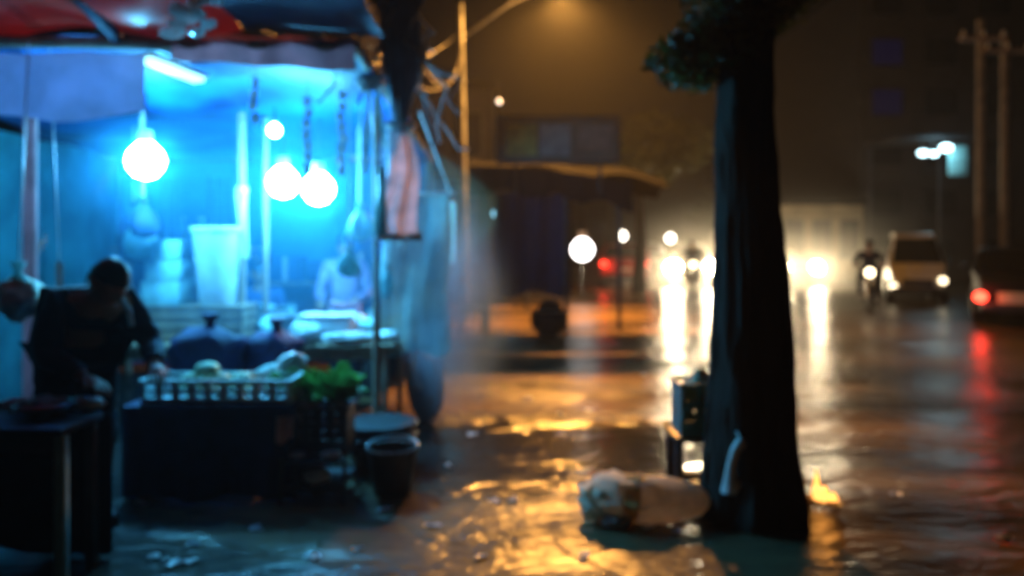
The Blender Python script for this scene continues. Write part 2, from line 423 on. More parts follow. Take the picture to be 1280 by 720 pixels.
st = thing('stool', 'dark low wooden stool half hidden behind the tree trunk', 'stool', (1.17, 5.02, 0))
MB().box((0, 0, .385), (.36, .34, .035), bev=.008).build('seat', M_dmetal, st)
for sx in (-1, 1):
    for sy in (-1, 1):
        MB().box((sx * .15, sy * .14, .184), (.05, .05, .366), bev=.006).build('leg', M_dmetal, st)
MB().box((0, -.14, .16), (.25, .03, .04)).build('stretcher', M_dmetal, st)
cr = thing('crate', 'dark teal plastic crate standing on the low stool by the tree', 'crate', (1.19, 5.0, .404))
def crate_parts(par, sx, sy, h, mt, slots=4, wall=.014):
    m = MB()
    m.box((0, 0, .008), (sx, sy, .016))
    for s in (-1, 1):
        m.box((s * (sx / 2 - wall / 2), 0, h / 2 + .008), (wall, sy - 2 * wall - .004, h - .02))
        for k in range(slots + 1):
            xx = -sx / 2 + wall + (sx - 2 * wall) * k / slots
            m.box((xx, s * (sy / 2 - wall / 2), h * .5), (sx / slots * .42 if 0 < k < slots else wall * 2, wall - .002, h - .03))
        m.box((0, s * (sy / 2 - wall / 2), h * .16), (sx - .006, wall, h * .28))
        m.box((0, s * (sy / 2 - wall / 2), h * .62), (sx - .006, wall, h * .16))
    m.build('crate_body', mt, par)
    m = MB()
    for s in (-1, 1):
        m.box((0, s * sy / 2, h), (sx + .02, .022, .03), bev=.006)
        m.box((s * sx / 2, 0, h), (.022, sy - .03, .03), bev=.006)
    m.build('rim', mt, par)
crate_parts(cr, .33, .3, .31, M_teal, 3)
ct = tag(MB().blob((1.2, 5.0, .655), (.12, .1, .13), wob=.3).build('cloth_bundle', mat('beige_cloth', (.55, .42, .26), .8, bump=.3), None, fine=80), 'beige cloth bundle poking out of the dark teal crate', 'cloth')

m = MB()
m.tube([(0, 0, .31), (.0, -.005, .29), (-.03, -.01, .25), (-.055, -.012, .17), (-.06, -.014, .1), (-.055, -.014, .05), (-.03, -.012, .035)],
       [.022, .03, .027, .024, .034, .06, .03], 14)
wb = thing('plastic_bag', 'thin twisted white plastic bag hanging low against the dark trunk', 'bag', (1.235, 4.325, .215))
m.build('bag_body', M_white, wb, fine=80)
MB().cyl((.0, 0, .31), (.0, .07, .33), .006, .006, 8).build('tie', M_white, wb)

fr = thing('small_fire', 'small flickering fire burning on the ground behind the tree trunk', 'fire', (1.87, 4.84, 0))
M_flame = emat('flame', (1.0, .45, .1), 2.2)
for (x, y, h, r) in [(-.03, 0, .2, .026), (.03, .02, .09, .035), (.075, .0, .06, .03), (-.0, -.03, .1, .03)]:
    MB().lathe([(r * .5, .01), (r, h * .18), (r * .85, h * .4), (r * .4, h * .72), (.002, h)], (x, y, .015), 12, wob=.4).build('flame', M_flame, fr, fine=80)
m = MB()
for k in range(6):
    a = k * 1.05
    m.cyl((.11 * math.cos(a), .11 * math.sin(a), .018), (-.05 * math.cos(a), -.05 * math.sin(a), .03), .013, .01, 7)
m.build('firewood', M_wood, fr)
light('fire_glow', (0, 0, .16), 2.2, (1, .36, .06), .06, fr)

# ------------------------------------------------------------------ STREET LAMP
lamp = thing('street_lamp', 'tall pole with an orange sodium street lamp on a raised arm', 'street lamp', (-.93, 16.3, 0))
MB().cyl((0, 0, 0), (-.12, 0, 6.4), .085, .055, 14).build('pole', M_metal, lamp)
MB().tube([(-.11, 0, 5.7), (.25, -.03, 5.95), (.9, -.1, 6.4), (1.55, -.2, 6.66), (1.7, -.25, 6.68)], .035, 10).build('arm', M_metal, lamp)
MB().box((1.98, -.3, 6.7), (.62, .3, .11), bev=.04).build('lamp_head', M_dmetal, lamp)
MB().lathe([(.03, 0), (.12, .03), (.15, .09), (.15, .1)], (1.98, -.3, 6.535), 18).build('lens', emat('sodium_lens', (1, .5, .06), 120), lamp)
light('sodium_bulb', (1.98, -.3, 6.46), 6500, SODIUM, .14, lamp, 'SPOT', aim=(-.05, -.34, -.9), size=R(122), blend=.6)
light('sodium_spill', (1.98, -.3, 6.4), 900, SODIUM, .16, lamp)

# ------------------------------------------------------------------ KIOSK with signboard
M_kroof = mat('kiosk_roof', (.008, .007, .008), .95, spec=.05, bump=.3)
kx, ky = .3, 13.7
kk = thing('kiosk', 'dark roadside kiosk with a hanging navy tarp and wide dark canopy', 'kiosk', (kx, ky, 0))
for (x, y) in ((-.79, 0), (.62, -.1), (-.75, .5), (1.6, .5)):
    MB().cyl((x, y, 0), (x, y, 2.72), .04, .035, 10).build('post', M_dmetal, kk)
MB().sheet(lambda u, v: (-1.0 + 3.3 * u, -.45 + 1.1 * v, 2.98 - .25 * abs(v - .35) * 2 - .3 * u * u - .06 * math.sin(u * 14) * (1 - v)), 26, 14, .02).build('canopy', M_kroof, kk, fine=80)
MB().sheet(lambda u, v: (-1.0 + 2.7 * u, -.46 + .03 * math.sin(u * 25), 2.82 - .3 * u * u - (.42 + .06 * math.sin(u * 21)) * v), 40, 6, .012).build('valance', M_dark, kk, fine=80)
MB().sheet(lambda u, v: (-.6 + 1.32 * u, .02 + .05 * math.sin(u * 19 + v), 2.4 - (1.72 + .06 * math.sin(u * 9)) * v), 36, 12, .012).build('hanging_tarp', M_navy, kk, fine=80)
sg = thing('signboard', 'dim brownish signboard with a yellowish patch on top of the kiosk', 'sign', (.76, 13.2, 2.86))
MB().box((0, 0, .39), (1.96, .07, .7), bev=.01).build('board', mat('sign_brown', (.16, .12, .1), .6, scale=2), sg)
fm = MB()
for z in (.02, .765): fm.box((0, 0, z), (2.04, .1, .05))
for x in (-1.0, 1.0): fm.box((x, 0, .39), (.05, .1, .69))
fm.build('frame', M_dmetal, sg)
MB().box((-.6, -.039, .39), (.5, .006, .52)).build('yellow_panel', mat('sign_yellow', (.45, .36, .1), .6), sg)
MB().box((-.05, -.039, .39), (.5, .006, .52)).build('grey_panel', mat('sign_grey', (.3, .29, .29), .6), sg)
MB().box((.62, -.039, .42), (.56, .006, .4)).build('rust_panel', mat('sign_rust', (.3, .18, .15), .6), sg)
for x in (-.7, .7): MB().cyl((x, .06, -.5), (x, .06, .7), .025, .025, 8).build('bracket', M_dmetal, sg)
bk = thing('basket', 'dark round basket standing at the foot of the kiosk post', 'basket', (.62, 13.3, 0))
MB().lathe([(.1, .0), (.2, .05), (.3, .17), (.32, .28), (.28, .4), (.26, .42)], (0, 0, 0), 20, wob=.12).build('basket_body', M_dark, bk)
MB().lathe([(.26, 0), (.3, .02), (.28, .04), (.25, .03)], (0, 0, .41), 20).build('rim', M_wood, bk)
MB().blob((0, 0, .45), (.2, .2, .16), wob=.3).build('contents', M_dark, bk, fine=80)
# thin post with tube light, and small table
tp = thing('tube_light_post', 'slim dark post carrying a vertical cyan tube light behind the stall', 'light', (-.98, 12.6, 0))
MB().cyl((0, .05, 0), (0, .05, 2.5), .035, .03, 10).build('post', M_dmetal, tp)
MB().cyl((.03, -.02, 1.25), (.03, -.02, 2.2), .05, .05, 12).build('tube', emat('cyan_tube', (.12, .62, 1.0), 1.3), tp)
for z in (1.22, 2.2): MB().box((.03, -.01, z), (.09, .1, .05), bev=.01).build('socket', M_white, tp)
bt = thing('side_table', 'small dark table with a red cloth edge beside the kiosk post', 'table', (-.62, 12.9, 0))
MB().box((0, 0, .5), (.5, .6, .05), bev=.01).build('tabletop', M_dmetal, bt)
for sx in (-1, 1):
    for sy in (-1, 1): MB().box((sx * .21, sy * .26, .235), (.04, .04, .47)).build('leg', M_dmetal, bt)
MB().sheet(lambda u, v: (.256, -.3 + .12 * u + .002 * math.sin(9 * u), .54 - .5 * v), 6, 6, .006).build('cloth_edge', mat('red_cloth', (.4, .03, .03), .7), bt)  # red light on the post leg, put in as a red strip
# ------------------------------------------------------------------ lamps far in the street
def globe_lamp(name, label, pos, r, col, em, power, group=None, hang=.35, post=False, lcol=None):
    t = thing(name, label, 'lamp', pos, 0, group)
    MB().lathe([(.004, -r), (r * .55, -r * .84), (r * .9, -r * .4), (r, 0), (r * .88, r * .45), (r * .5, r * .86), (r * .3, r * 1.0)], (0, 0, 0), 20).build('bulb', emat('glow_%.2f_%.2f_%.2f_%g' % (*col, em), col, em), t)
    MB().cyl((0, 0, r), (0, 0, r * 1.6), r * .42, r * .35, 12).build('socket', M_white, t)
    if post: MB().cyl((0, r * 1.3, -pos[2]), (0, r * 1.3, r * 1.7), .035, .03, 8).build('post', M_dmetal, t)
    else: MB().tube([(0, 0, r * 1.5), (.004, 0, r * 1.5 + hang)], .006, 6).build('cord', M_black, t)
    if power: light('bulb_light', (0, 0, 0), power, lcol or col, r * 1.05, t)
    return t
for i, (px, py, rr) in enumerate([(621, 267, .11), (638, 269, .1), (630, 289, .13)]):
    globe_lamp('shop_bulb', ['small blue-white bulb seen beside the kiosk, upper one near the post', 'small blue-white bulb beside the kiosk tarp, upper one near the tarp', 'lowest of the three blue-white bulbs beside the kiosk'][i],
               P(px, py, 19), rr, (.25, .7, 1.0), 3, 14 if i == 2 else 6, 'blue bulbs of the far shop', .5 if i < 2 else 1.0)
fs = thing('shop_canopy', 'dark far shop canopy from which the three blue bulbs hang', 'canopy', (-.6, 19, 0))
MB().sheet(lambda u, v: (-1.4 + 2.4 * u, -.8 + 2.6 * v, 2.98 - .2 * v + .04 * math.sin(u * 12)), 18, 8, .02).build('canopy_sheet', M_dark, fs, fine=80)
for (x, y) in ((-1.3, -.7), (.95, -.7), (-1.3, 1.7), (.95, 1.7)): MB().cyl((x, y, 0), (x, y, 2.85), .04, .04, 8).build('post', M_dmetal, fs)
globe_lamp('street_globe', 'large round white globe lamp on a short post beside the red car', P(728, 312, 22), .31, (1, .93, .9), 7, 0, post=True)
for i, (px, py, d) in enumerate([(778, 295, 36), (838, 298, 34)]):
    globe_lamp('road_lamp', ['small round white lamp on a post above the red car', 'small round white lamp on a post above the glaring headlights'][i], P(px, py, d), .2, (1, .9, .75), 9, 60, 'far white lamps', post=True)
# pin light near pole
globe_lamp('pin_lamp', 'tiny pale bulb hanging above the signboard', P(624, 127, 15.5), .045, (1, .8, .65), 3, 0, hang=.4)

# ------------------------------------------------------------------ VEHICLES
def car(label, cat, name, loc, rotz, prof, wid, colm, wheels, hl=None, tl=None, glass=None, front=True, hl_power=0, hl_em=20, tl_em=4, plate=None, grille=True, tumble=.16, belt=.95, hl_r=.11, gcol=HEADL):
    """prof: side outline [(y, z)] with y = 0 at the nose, growing to the tail; nose points to -Y."""
    t = thing(name, label, cat, loc, rotz)
    n = len(prof)
    L = max(p[0] for p in prof); m = MB(); rings = []
    def hw(y, z):
        k = wid / 2
        if z > belt: k -= tumble * (z - belt) / .55
        e = min(y, L - y)
        if e < .35: k -= .13 * (1 - e / .35) ** 2
        return k
    cols = [-1, -.92, -.6, 0, .6, .92, 1]
    for c in cols:
        ring = []
        for (y, z) in prof:
            k = hw(y, z) * c
            sh = .035 if abs(c) == 1 else 0
            cyy, czz = L / 2, .75
            bow = .06 * (1 - abs(c) ** 2)
            yy = y + (-(bow) if y < .3 else (bow if y > L - .3 else 0))
            ring.append(m.b.verts.new((k, yy + (cyy - yy) * sh, z + (czz - z) * sh)))
        rings.append(ring)
    for i in range(len(cols) - 1):
        for k in range(n):
            m.b.faces.new((rings[i][k], rings[i][(k + 1) % n], rings[i + 1][(k + 1) % n], rings[i + 1][k]))
    m.b.faces.new(rings[0][::-1]); m.b.faces.new(rings[-1])
    m.build('body', colm, t, fine=28)
    wr, ys = wheels
    for y in ys:
        for s in (-1, 1):
            wm = MB().cyl((s * (wid / 2 - .2), y, wr), (s * (wid / 2 + .012), y, wr), wr, wr, 22).build('wheel', M_rubber, t)
            MB().cyl((s * (wid / 2 + .004), y, wr), (s * (wid / 2 + .022), y, wr), wr * .62, wr * .55, 16).build('rim', M_metal, wm)
    if glass:   # list of quads (corner points)
        for nm, q in glass:
            q = [Vector(v) for v in q]; nrm = (q[1] - q[0]).cross(q[3] - q[0]).normalized()
            g_ = bmesh.new(); mm = MB(); a = [mm.b.verts.new(v + nrm * .012) for v in q]; b_ = [mm.b.verts.new(v - nrm * .012) for v in q]
            mm.b.faces.new(a); mm.b.faces.new(b_[::-1])
            for k in range(4): mm.b.faces.new((a[k], b_[k], b_[(k + 1) % 4], a[(k + 1) % 4]))
            mm.build(nm, M_glass, t); g_.free()
    if hl:
        for (x, z, lit) in hl:
            h = MB().lathe([(hl_r * 1.1, .06), (hl_r, 0), (hl_r * .7, -.04), (.005, -.06)], (x, .0, z), 18, rot=Euler((R(-90), 0, 0))) if False else MB().blob((x, .02, z), (hl_r * 1.15, .07, hl_r), wob=0)
            h.build('headlight', emat('headlight_%g' % lit, gcol, lit) if lit else M_glass, t)
            if hl_power and lit:
                light('beam', (x, -.12, z), hl_power, gcol, .1, t, 'SPOT', aim=(0, -1, -.3), size=R(130), blend=.9)
    if tl:
        for (x, z, lit) in tl:
            MB().blob((x, L - .01, z), (.12, .05, .1), wob=0).build('tail_light', emat('tail_%g' % lit, (1, .06, .03), lit), t)
            if lit > 2: light('tail_glow', (x, L + .14, z), 9, (1, .04, .02), .08, t)
    if grille: MB().box((0, -.055, .52), (wid * .5, .03, .16), bev=.01).build('grille', M_black, t)
    MB().box((0, -.06, .33), (wid * .86, .12, .16), bev=.04).build('bumper', M_dmetal, t)
    MB().box((0, L + .06, .36), (wid * .86, .12, .16), bev=.04).build('bumper', M_dmetal, t)
    if plate: MB().box((0, L + .075, plate[1]), (plate[0], .02, plate[2]), bev=.006).build('number_plate', M_plate, t)
    for s in (-1, 1): MB().box((s * (wid / 2 + .08), prof[3][0] + .3, belt + .06), (.16, .08, .12), bev=.03).build('mirror', M_black, t)
    return t
SEDAN = [(.02, .28), (0, .45), (.05, .68), (.25, .8), (1.15, .92), (1.25, .96), (1.85, 1.38), (2.1, 1.45), (2.9, 1.45), (3.2, 1.38), (3.75, 1.0), (4.2, .94), (4.3, .8), (4.32, .45), (4.28, .28), (3.6, .22), (.8, .22)]
def sedan_glass(w):
    h = w / 2
    return [('windscreen', [(-h + .16, 1.24, 1.0), (h - .16, 1.24, 1.0), (h - .27, 1.83, 1.385), (-h + .27, 1.83, 1.385)]),
            ('rear_window', [(-h + .25, 3.25, 1.385), (h - .25, 3.25, 1.385), (h - .14, 3.76, 1.03), (-h + .14, 3.76, 1.03)]),
            ('side_window', [(h - .012, 1.6, 1.0), (h - .012, 3.5, 1.0), (h - .135, 3.1, 1.37), (h - .135, 2.0, 1.37)]),
            ('side_window', [(-h + .012, 1.6, 1.0), (-h + .012, 3.5, 1.0), (-h + .135, 3.1, 1.37), (-h + .135, 2.0, 1.37)])]
VAN = [(.02, .25), (0, .5), (.08, .8), (.22, .95), (.5, 1.2), (.85, 1.66), (1.1, 1.78), (3.0, 1.8), (3.2, 1.75), (3.3, 1.3), (3.32, .5), (3.28, .28), (2.8, .22), (.7, .22)]
def van_glass(w):
    h = w / 2
    return [('windscreen', [(-h + .13, .235, 1.02), (h - .13, .235, 1.02), (h - .25, .82, 1.64), (-h + .25, .82, 1.64)]),
            ('side_window', [(h - .025, .75, 1.1), (h - .025, 3.0, 1.1), (h - .19, 2.95, 1.62), (h - .19, 1.1, 1.62)]),
            ('side_window', [(-h + .025, .75, 1.1), (-h + .025, 3.0, 1.1), (-h + .19, 2.95, 1.62), (-h + .19, 1.1, 1.62)]),
            ('rear_window', [(-h + .2, 3.27, 1.15), (h - .2, 3.27, 1.15), (h - .25, 3.22, 1.6), (-h + .25, 3.22, 1.6)])]
paint_w = mat('white_paint', (.72, .66, .55), .3, var=.08, scale=2)
paint_k = mat('black_paint', (.015, .015, .018), .6, var=.1, scale=2, spec=.12)
paint_r = mat('red_paint', (.5, .04, .03), .3, var=.1, scale=2)
paint_s = mat('silver_paint', (.4, .4, .38), .3, metal=.4, var=.1, scale=2)
H = lambda z, x, e: [(-x, z, e), (x, z, e)]
car('car with glaring white headlights driving towards the kiosk side of the tree', 'car', 'oncoming_car', (6.1, 27, 0), R(-4), SEDAN, 1.75, paint_s, (.31, (.8, 3.5)), hl=H(.66, .64, 210), tl=H(.75, .6, .1), glass=sedan_glass(1.75), hl_power=420, hl_r=.24)
car('car with glaring headlights driving along the far side of the tree', 'car', 'oncoming_car', (9.9, 27.5, 0), R(8), SEDAN, 1.75, paint_k, (.31, (.8, 3.5)), hl=H(.64, .62, 150), tl=H(.75, .6, .1), glass=sedan_glass(1.75), hl_power=260, hl_r=.22)
car('small oncoming car with dimmer headlight, close beside the red car', 'car', 'oncoming_car', (6.6, 36, 0), R(5), SEDAN, 1.7, paint_s, (.31, (.8, 3.5)), hl=[(-.62, .66, 14), (.62, .66, 14)], tl=H(.75, .6, .1), glass=sedan_glass(1.7), hl_power=50, hl_r=.16)
car('red car driving away with lit red tail lights', 'car', 'departing_car', (4.5, 31.0, 0), R(170), SEDAN, 1.75, paint_r, (.31, (.8, 3.5)), hl=H(.66, .62, 0), tl=H(.8, .68, 4), glass=sedan_glass(1.75), plate=(.45, .62, .11))
car('white microvan facing the camera with lit headlights beside the dark car', 'van', 'microvan', (10.25, 20.2, 0), R(-22), VAN, 1.42, paint_w, (.28, (.55, 2.7)), hl=[(-.56, .42, 5), (.56, .58, 5)], tl=H(.9, .6, .1), glass=van_glass(1.42), hl_power=0, hl_r=.085)
car('dark car seen from behind at the photo edge, red tail light glowing', 'car', 'parked_car', (11.4, 18.2, 0), R(151), SEDAN, 1.72, paint_k, (.31, (.8, 3.5)), hl=H(.66, .62, 0), tl=H(.55, .74, 7), glass=sedan_glass(1.72), plate=(.95, .5, .3))

def motorcycle(label, loc, rotz, lamp_em=0, mtl=M_dmetal, name='motorcycle'):
    t = thing(name, label, 'motorcycle', loc, rotz)     # nose towards -Y
    for y in (-.62, .62):
        pr = [(.27, -.045), (.3, -.03), (.305, 0), (.3, .03), (.27, .045), (.24, .03), (.24, -.03), (.27, -.045)]
        wmb = MB().lathe(pr[:-1], (0, y, .305), 28, rot=Euler((0, R(90), 0)))
        wo = wmb.build('wheel', M_rubber, t)
        rm = MB().lathe([(.235, -.02), (.245, -.02), (.245, .02), (.235, .02)], (0, y, .305), 28, rot=Euler((0, R(90), 0)))
        rm.cyl((-.05, y, .305), (.05, y, .305), .04, .04, 12)
        for k in range(12):
            a = k * math.pi / 6
            rm.cyl((0, y, .305), (0, y + .24 * math.cos(a), .305 + .24 * math.sin(a)), .006, .006, 5)
        rm.build('rim', M_metal, wo)
    f = MB()
    for s in (-.07, .07): f.cyl((s, -.62, .305), (s, -.4, .92), .022, .02, 8)
    f.build('fork', M_metal, t)
    MB().tube([(-.34, -.24, .98), (-.2, -.32, 1.0), (0, -.39, .96), (.2, -.32, 1.0), (.34, -.24, .98)], .016, 8).build('handlebar', M_dmetal, t)
    for s in (-1, 1):
        MB().tube([(s * .2, -.32, 1.0), (s * .27, -.34, 1.12)], .008, 6).blob((s * .29, -.34, 1.15), (.06, .02, .04), wob=0, sub=2).build('mirror', M_black, t)
    MB().blob((0, -.47, .86), (.095, .08, .095), wob=0).build('headlamp', emat('moto_lamp', HEADL, lamp_em) if lamp_em else M_glass, t)
    MB().sheet(lambda u, v: ((v - .5) * .12, -.62 + .33 * math.cos(R(30 + 120 * u)), .305 + .33 * math.sin(R(30 + 120 * u))), 12, 3, .006).build('mudguard', mtl, t)
    MB().sheet(lambda u, v: ((v - .5) * .13, .62 + .35 * math.cos(R(20 + 120 * u)), .305 + .35 * math.sin(R(20 + 120 * u))), 12, 3, .006).build('mudguard', mtl, t)
    MB().blob((0, -.13, .8), (.14, .27, .12), wob=0).build('fuel_tank', mtl, t)
    MB().box((0, .4, .8), (.24, .75, .09), bev=.035).build('seat', M_black, t)
    MB().box((0, 0, .45), (.24, .4, .32), bev=.05).build('engine', M_dmetal, t)
    f = MB(); f.tube([(0, -.38, .88), (0, -.25, .55), (0, .1, .3), (0, .62, .305)], .025, 8); f.tube([(0, -.1, .72), (0, .45, .7), (0, .85, .78)], .022, 8)
    f.build('frame', M_dmetal, t)
    MB().tube([(.12, -.1, .3), (.14, .1, .24), (.15, .75, .36)], [.03, .035, .045], 10).build('exhaust', M_metal, t)
    MB().blob((0, .84, .76), (.07, .04, .05), wob=0, sub=2).build('tail_light', mat('tail_off', (.3, .02, .02), .2), t)
    return t
motorcycle('dark motorcycle parked behind the black bucket at the stall corner', (-1.12, 7.6, 0), R(34))
mo = motorcycle('dark motorcycle with small headlamp ridden towards the camera by the white microvan', (8.3, 18.6, 0), R(-22), 8, paint_k)

mo2 = motorcycle('oncoming motorcycle with blazing headlamp in front of the glaring car', (5.5, 24.4, 0), R(-10), 380)  # added for its headlamp, filling the gap between the car's lamps
# ------------------------------------------------------------------ PEOPLE
def skin(verts, edges, radii, root=0, lev=2):
    me = bpy.data.meshes.new('sk'); me.from_pydata([tuple(v) for v in verts], edges, [])
    o = bpy.data.objects.new('sk', me); COL.objects.link(o)
    md = o.modifiers.new('s', 'SKIN'); md.use_smooth_shade = True
    for i, r in enumerate(radii):
        sv = me.skin_vertices[0].data[i]; sv.radius = (r, r) if not isinstance(r, tuple) else r; sv.use_root = (i == root)
    sb_ = o.modifiers.new('d', 'SUBSURF'); sb_.levels = lev; sb_.render_levels = lev
    dg = bpy.context.evaluated_depsgraph_get(); dg.update()
    out = bpy.data.meshes.new_from_object(o.evaluated_get(dg))
    bpy.data.objects.remove(o); bpy.data.meshes.remove(me)
    return out
def folds(mb, amp=.012, f=9):
    bmesh.ops.recalc_face_normals(mb.b, faces=mb.b.faces); mb.b.normal_update()
    for v in mb.b.verts:
        v.co += v.normal * amp * (noise.noise(v.co * f) + .7 * noise.noise(Vector((v.co.x * 6, v.co.y * 6, v.co.z * 22))))
    return mb
def person(label, loc, rotz, J, shirt, trousers, cap=None, lean=0, extra=None, shoes=M_black):
    """J: joint positions (x right, y forward is -Y, z up)."""
    t = thing('person', label, 'person', loc, rotz)
    V = lambda k: Vector(J[k])
    names = ['pelvis', 'belly', 'chest', 'neck', 'skull', 'sl', 'el', 'wl', 'sr', 'er', 'wr', 'hl', 'kl', 'al', 'hr', 'kr', 'ar', 'tl', 'tr']
    rad = dict(pelvis=.1, belly=.085, chest=.11, neck=.055, skull=.06, sl=.06, el=.043, wl=.028, sr=.06, er=.043, wr=.028, hl=.09, kl=.058, al=.04, hr=.09, kr=.058, ar=.04, tl=.03, tr=.03)
    E = [('pelvis', 'belly'), ('belly', 'chest'), ('chest', 'neck'), ('neck', 'skull'), ('chest', 'sl'), ('sl', 'el'), ('el', 'wl'), ('chest', 'sr'), ('sr', 'er'), ('er', 'wr'),
         ('pelvis', 'hl'), ('hl', 'kl'), ('kl', 'al'), ('al', 'tl'), ('pelvis', 'hr'), ('hr', 'kr'), ('kr', 'ar'), ('ar', 'tr')]
    ix = {k: i for i, k in enumerate(names)}
    b = MB().mesh(skin([V(k) for k in names], [(ix[a], ix[c]) for a, c in E], [rad[k] for k in names]))
    # head with face
    hd = V('head'); hr_ = Euler((J.get('nod', 0), 0, J.get('turn', 0)))
    g = bmesh.ops.create_uvsphere(b.b, u_segments=22, v_segments=16, radius=1)
    for v in g['verts']:
        p = v.co.copy()
        q = Vector((p.x * .076, p.y * .096, p.z * .118))
        if p.z < -.1: q.x *= 1 - .32 * min(1, -p.z); q.y = q.y * (1 - .1 * -p.z) - .012 * -p.z
        if p.y < -.85 and abs(p.x) < .3 and -.42 < p.z < .12: q.y -= .02 * (1 - abs(p.x) / .3)
        if p.y < -.6 and abs(abs(p.x) - .38) < .16 and .0 < p.z < .25: q.y += .01
        if p.y < -.7 and abs(p.x) < .35 and -.66 < p.z < -.5: q.y -= .006
        q.rotate(hr_); v.co = hd + q
    for s in (-1, 1):
        e = Vector((s * .076, .008, -.01)); e.rotate(hr_); b.blob(hd + e, (.012, .02, .032), wob=0, sub=2)
    # hands: palm and five unequal bent fingers
    for wk, ek, s in (('wl', 'el', 1), ('wr', 'er', -1)):
        w_, d = V(wk), (V(wk) - V(ek)).normalized()
        side = d.cross(Vector((0, 0, 1))).normalized(); dn = d.cross(side).normalized()
        if dn.z > 0: dn = -dn
        pv_ = w_ + d * .05
        b.mesh(skin([w_ - d * .02, w_ + d * .03, w_ + d * .085], [(0, 1), (1, 2)], [(.026, .022), (.04, .02), (.038, .016)]))
        for k, ln_ in enumerate((.062, .074, .068, .052)):
            base = w_ + d * .08 + side * (k - 1.5) * .019
            p1 = base + d * ln_ * .5 + dn * .008; p2 = p1 + (d * .8 + dn * .6).normalized() * ln_ * .5
            b.mesh(skin([base - d * .02, base, p1, p2], [(0, 1), (1, 2), (2, 3)], [.009, .0095, .0085, .007], lev=1))
        tb = w_ + d * .025 - side * s * .03
        b.mesh(skin([tb + side * s * .015, tb - side * s * .012 + d * .02, tb - side * s * .02 + d * .055 + dn * .012], [(0, 1), (1, 2)], [.012, .011, .008], lev=1))
    b.build('body', M_skin, t, fine=80)
    sh = ['belly', 'chest', 'sl', 'el', 'sr', 'er', 'pelvis', 'wl', 'wr']; si = {k: i for i, k in enumerate(sh)}
    SE = [('belly', 'chest'), ('chest', 'sl'), ('sl', 'el'), ('chest', 'sr'), ('sr', 'er'), ('pelvis', 'belly'), ('el', 'wl'), ('er', 'wr')]
    sp = [V(k) for k in sh]
    sp[7] = V('el').lerp(V('wl'), J.get('sleeve', .9)); sp[8] = V('er').lerp(V('wr'), J.get('sleeve', .9))
    folds(MB().mesh(skin(sp, [(si[a], si[c]) for a, c in SE], [.165, .165, .08, .062, .08, .062, .165, .045, .045], lev=3)), .014).build('shirt', shirt, t, fine=80)
    trk = ['pelvis', 'hl', 'kl', 'al', 'hr', 'kr', 'ar']; ti = {k: i for i, k in enumerate(trk)}
    TE = [('pelvis', 'hl'), ('hl', 'kl'), ('kl', 'al'), ('pelvis', 'hr'), ('hr', 'kr'), ('kr', 'ar')]
    folds(MB().mesh(skin([V(k) for k in trk], [(ti[a], ti[c]) for a, c in TE], [.155, .115, .08, .062, .115, .08, .062], lev=3)), .012).build('trousers', trousers, t, fine=80)
    for a, c in (('al', 'tl'), ('ar', 'tr')):
        pa, pc = V(a), V(c)
        mid = (pa + pc) / 2; MB().blob((mid.x, mid.y, max(.045, mid.z - .03)), (.055, .14, .05), wob=0, flat=-.7).build('shoe', shoes, t)
    hb = MB(); g = bmesh.ops.create_uvsphere(hb.b, u_segments=20, v_segments=14, radius=1)
    kill = []
    for v in g['verts']:
        p = v.co.copy()
        if p.z < .15 and p.y < .05 or p.z < -.45: kill.append(v); continue
        q = Vector((p.x * .083, p.y * .103 + .006, p.z * .124 + .004)) * (1 + .05 * noise.noise(p * 5)); q.rotate(hr_); v.co = hd + q
    bmesh.ops.delete(hb.b, geom=kill, context='VERTS')
    hb.build('hair', M_hair, t, fine=80)
    if cap:
        cb = MB(); cb.lathe([(.098, 0), (.1, .03), (.085, .085), (.04, .11), (.004, .115)], (0, 0, 0), 18)
        for v in cb.b.verts: q = v.co.copy(); q.y *= 1.08; q += Vector((0, .004, .02)); q.rotate(hr_); v.co = hd + q
        cb.build('cap', cap, t, fine=80)
    if extra: extra(t)
    return t
STAND = dict(pelvis=(0, 0, .92), belly=(0, -.01, 1.08), chest=(0, -.02, 1.26), neck=(0, -.02, 1.42), skull=(0, -.035, 1.5), head=(0, -.04, 1.54),
             sl=(.17, 0, 1.33), el=(.24, -.06, 1.06), wl=(.2, -.28, .96), sr=(-.17, 0, 1.33), er=(-.24, -.06, 1.06), wr=(-.18, -.28, .94),
             hl=(.09, 0, .87), kl=(.1, -.02, .48), al=(.1, .02, .09), tl=(.11, -.14, .05), hr=(-.09, 0, .87), kr=(-.1, -.02, .48), ar=(-.1, .02, .09), tr=(-.11, -.14, .05))
A = dict(STAND); A.update(belly=(0, -.05, 1.05), chest=(0, -.2, 1.14), neck=(0, -.31, 1.22), skull=(0, -.37, 1.27), head=(0, -.41, 1.3), nod=.6, turn=.3,
                          sl=(.17, -.2, 1.2), sr=(-.17, -.2, 1.2), el=(.23, -.3, .96), wl=(.15, -.54, .88), er=(-.22, -.3, .95), wr=(-.14, -.54, .86))
def strap(t):
    MB().tube([(.05, -.36, 1.235), (.1, -.38, 1.16), (.12, -.36, 1.07)], .014, 8).build('scarf_end', M_pgrey, t)
M_coat = mat('dark_coat', (.006, .01, .03), .85, scale=14, bump=.3)
person('person in dark coat bending over the front table goods', (-2.45, 4.5, 0), R(48), A, M_coat, M_dark, extra=strap).scale = (1.16, 1.1, 1.06)
B = dict(STAND); B.update(nod=.3, turn=-.4, wl=(.1, -.36, 1.02), wr=(-.22, -.32, 1.0))
person('dark haired person in faded purple shirt standing behind the goods', (-1.68, 8.05, 0), R(10), B, mat('purple_shirt', (.35, .25, .42), .8, bump=.2), M_dark)
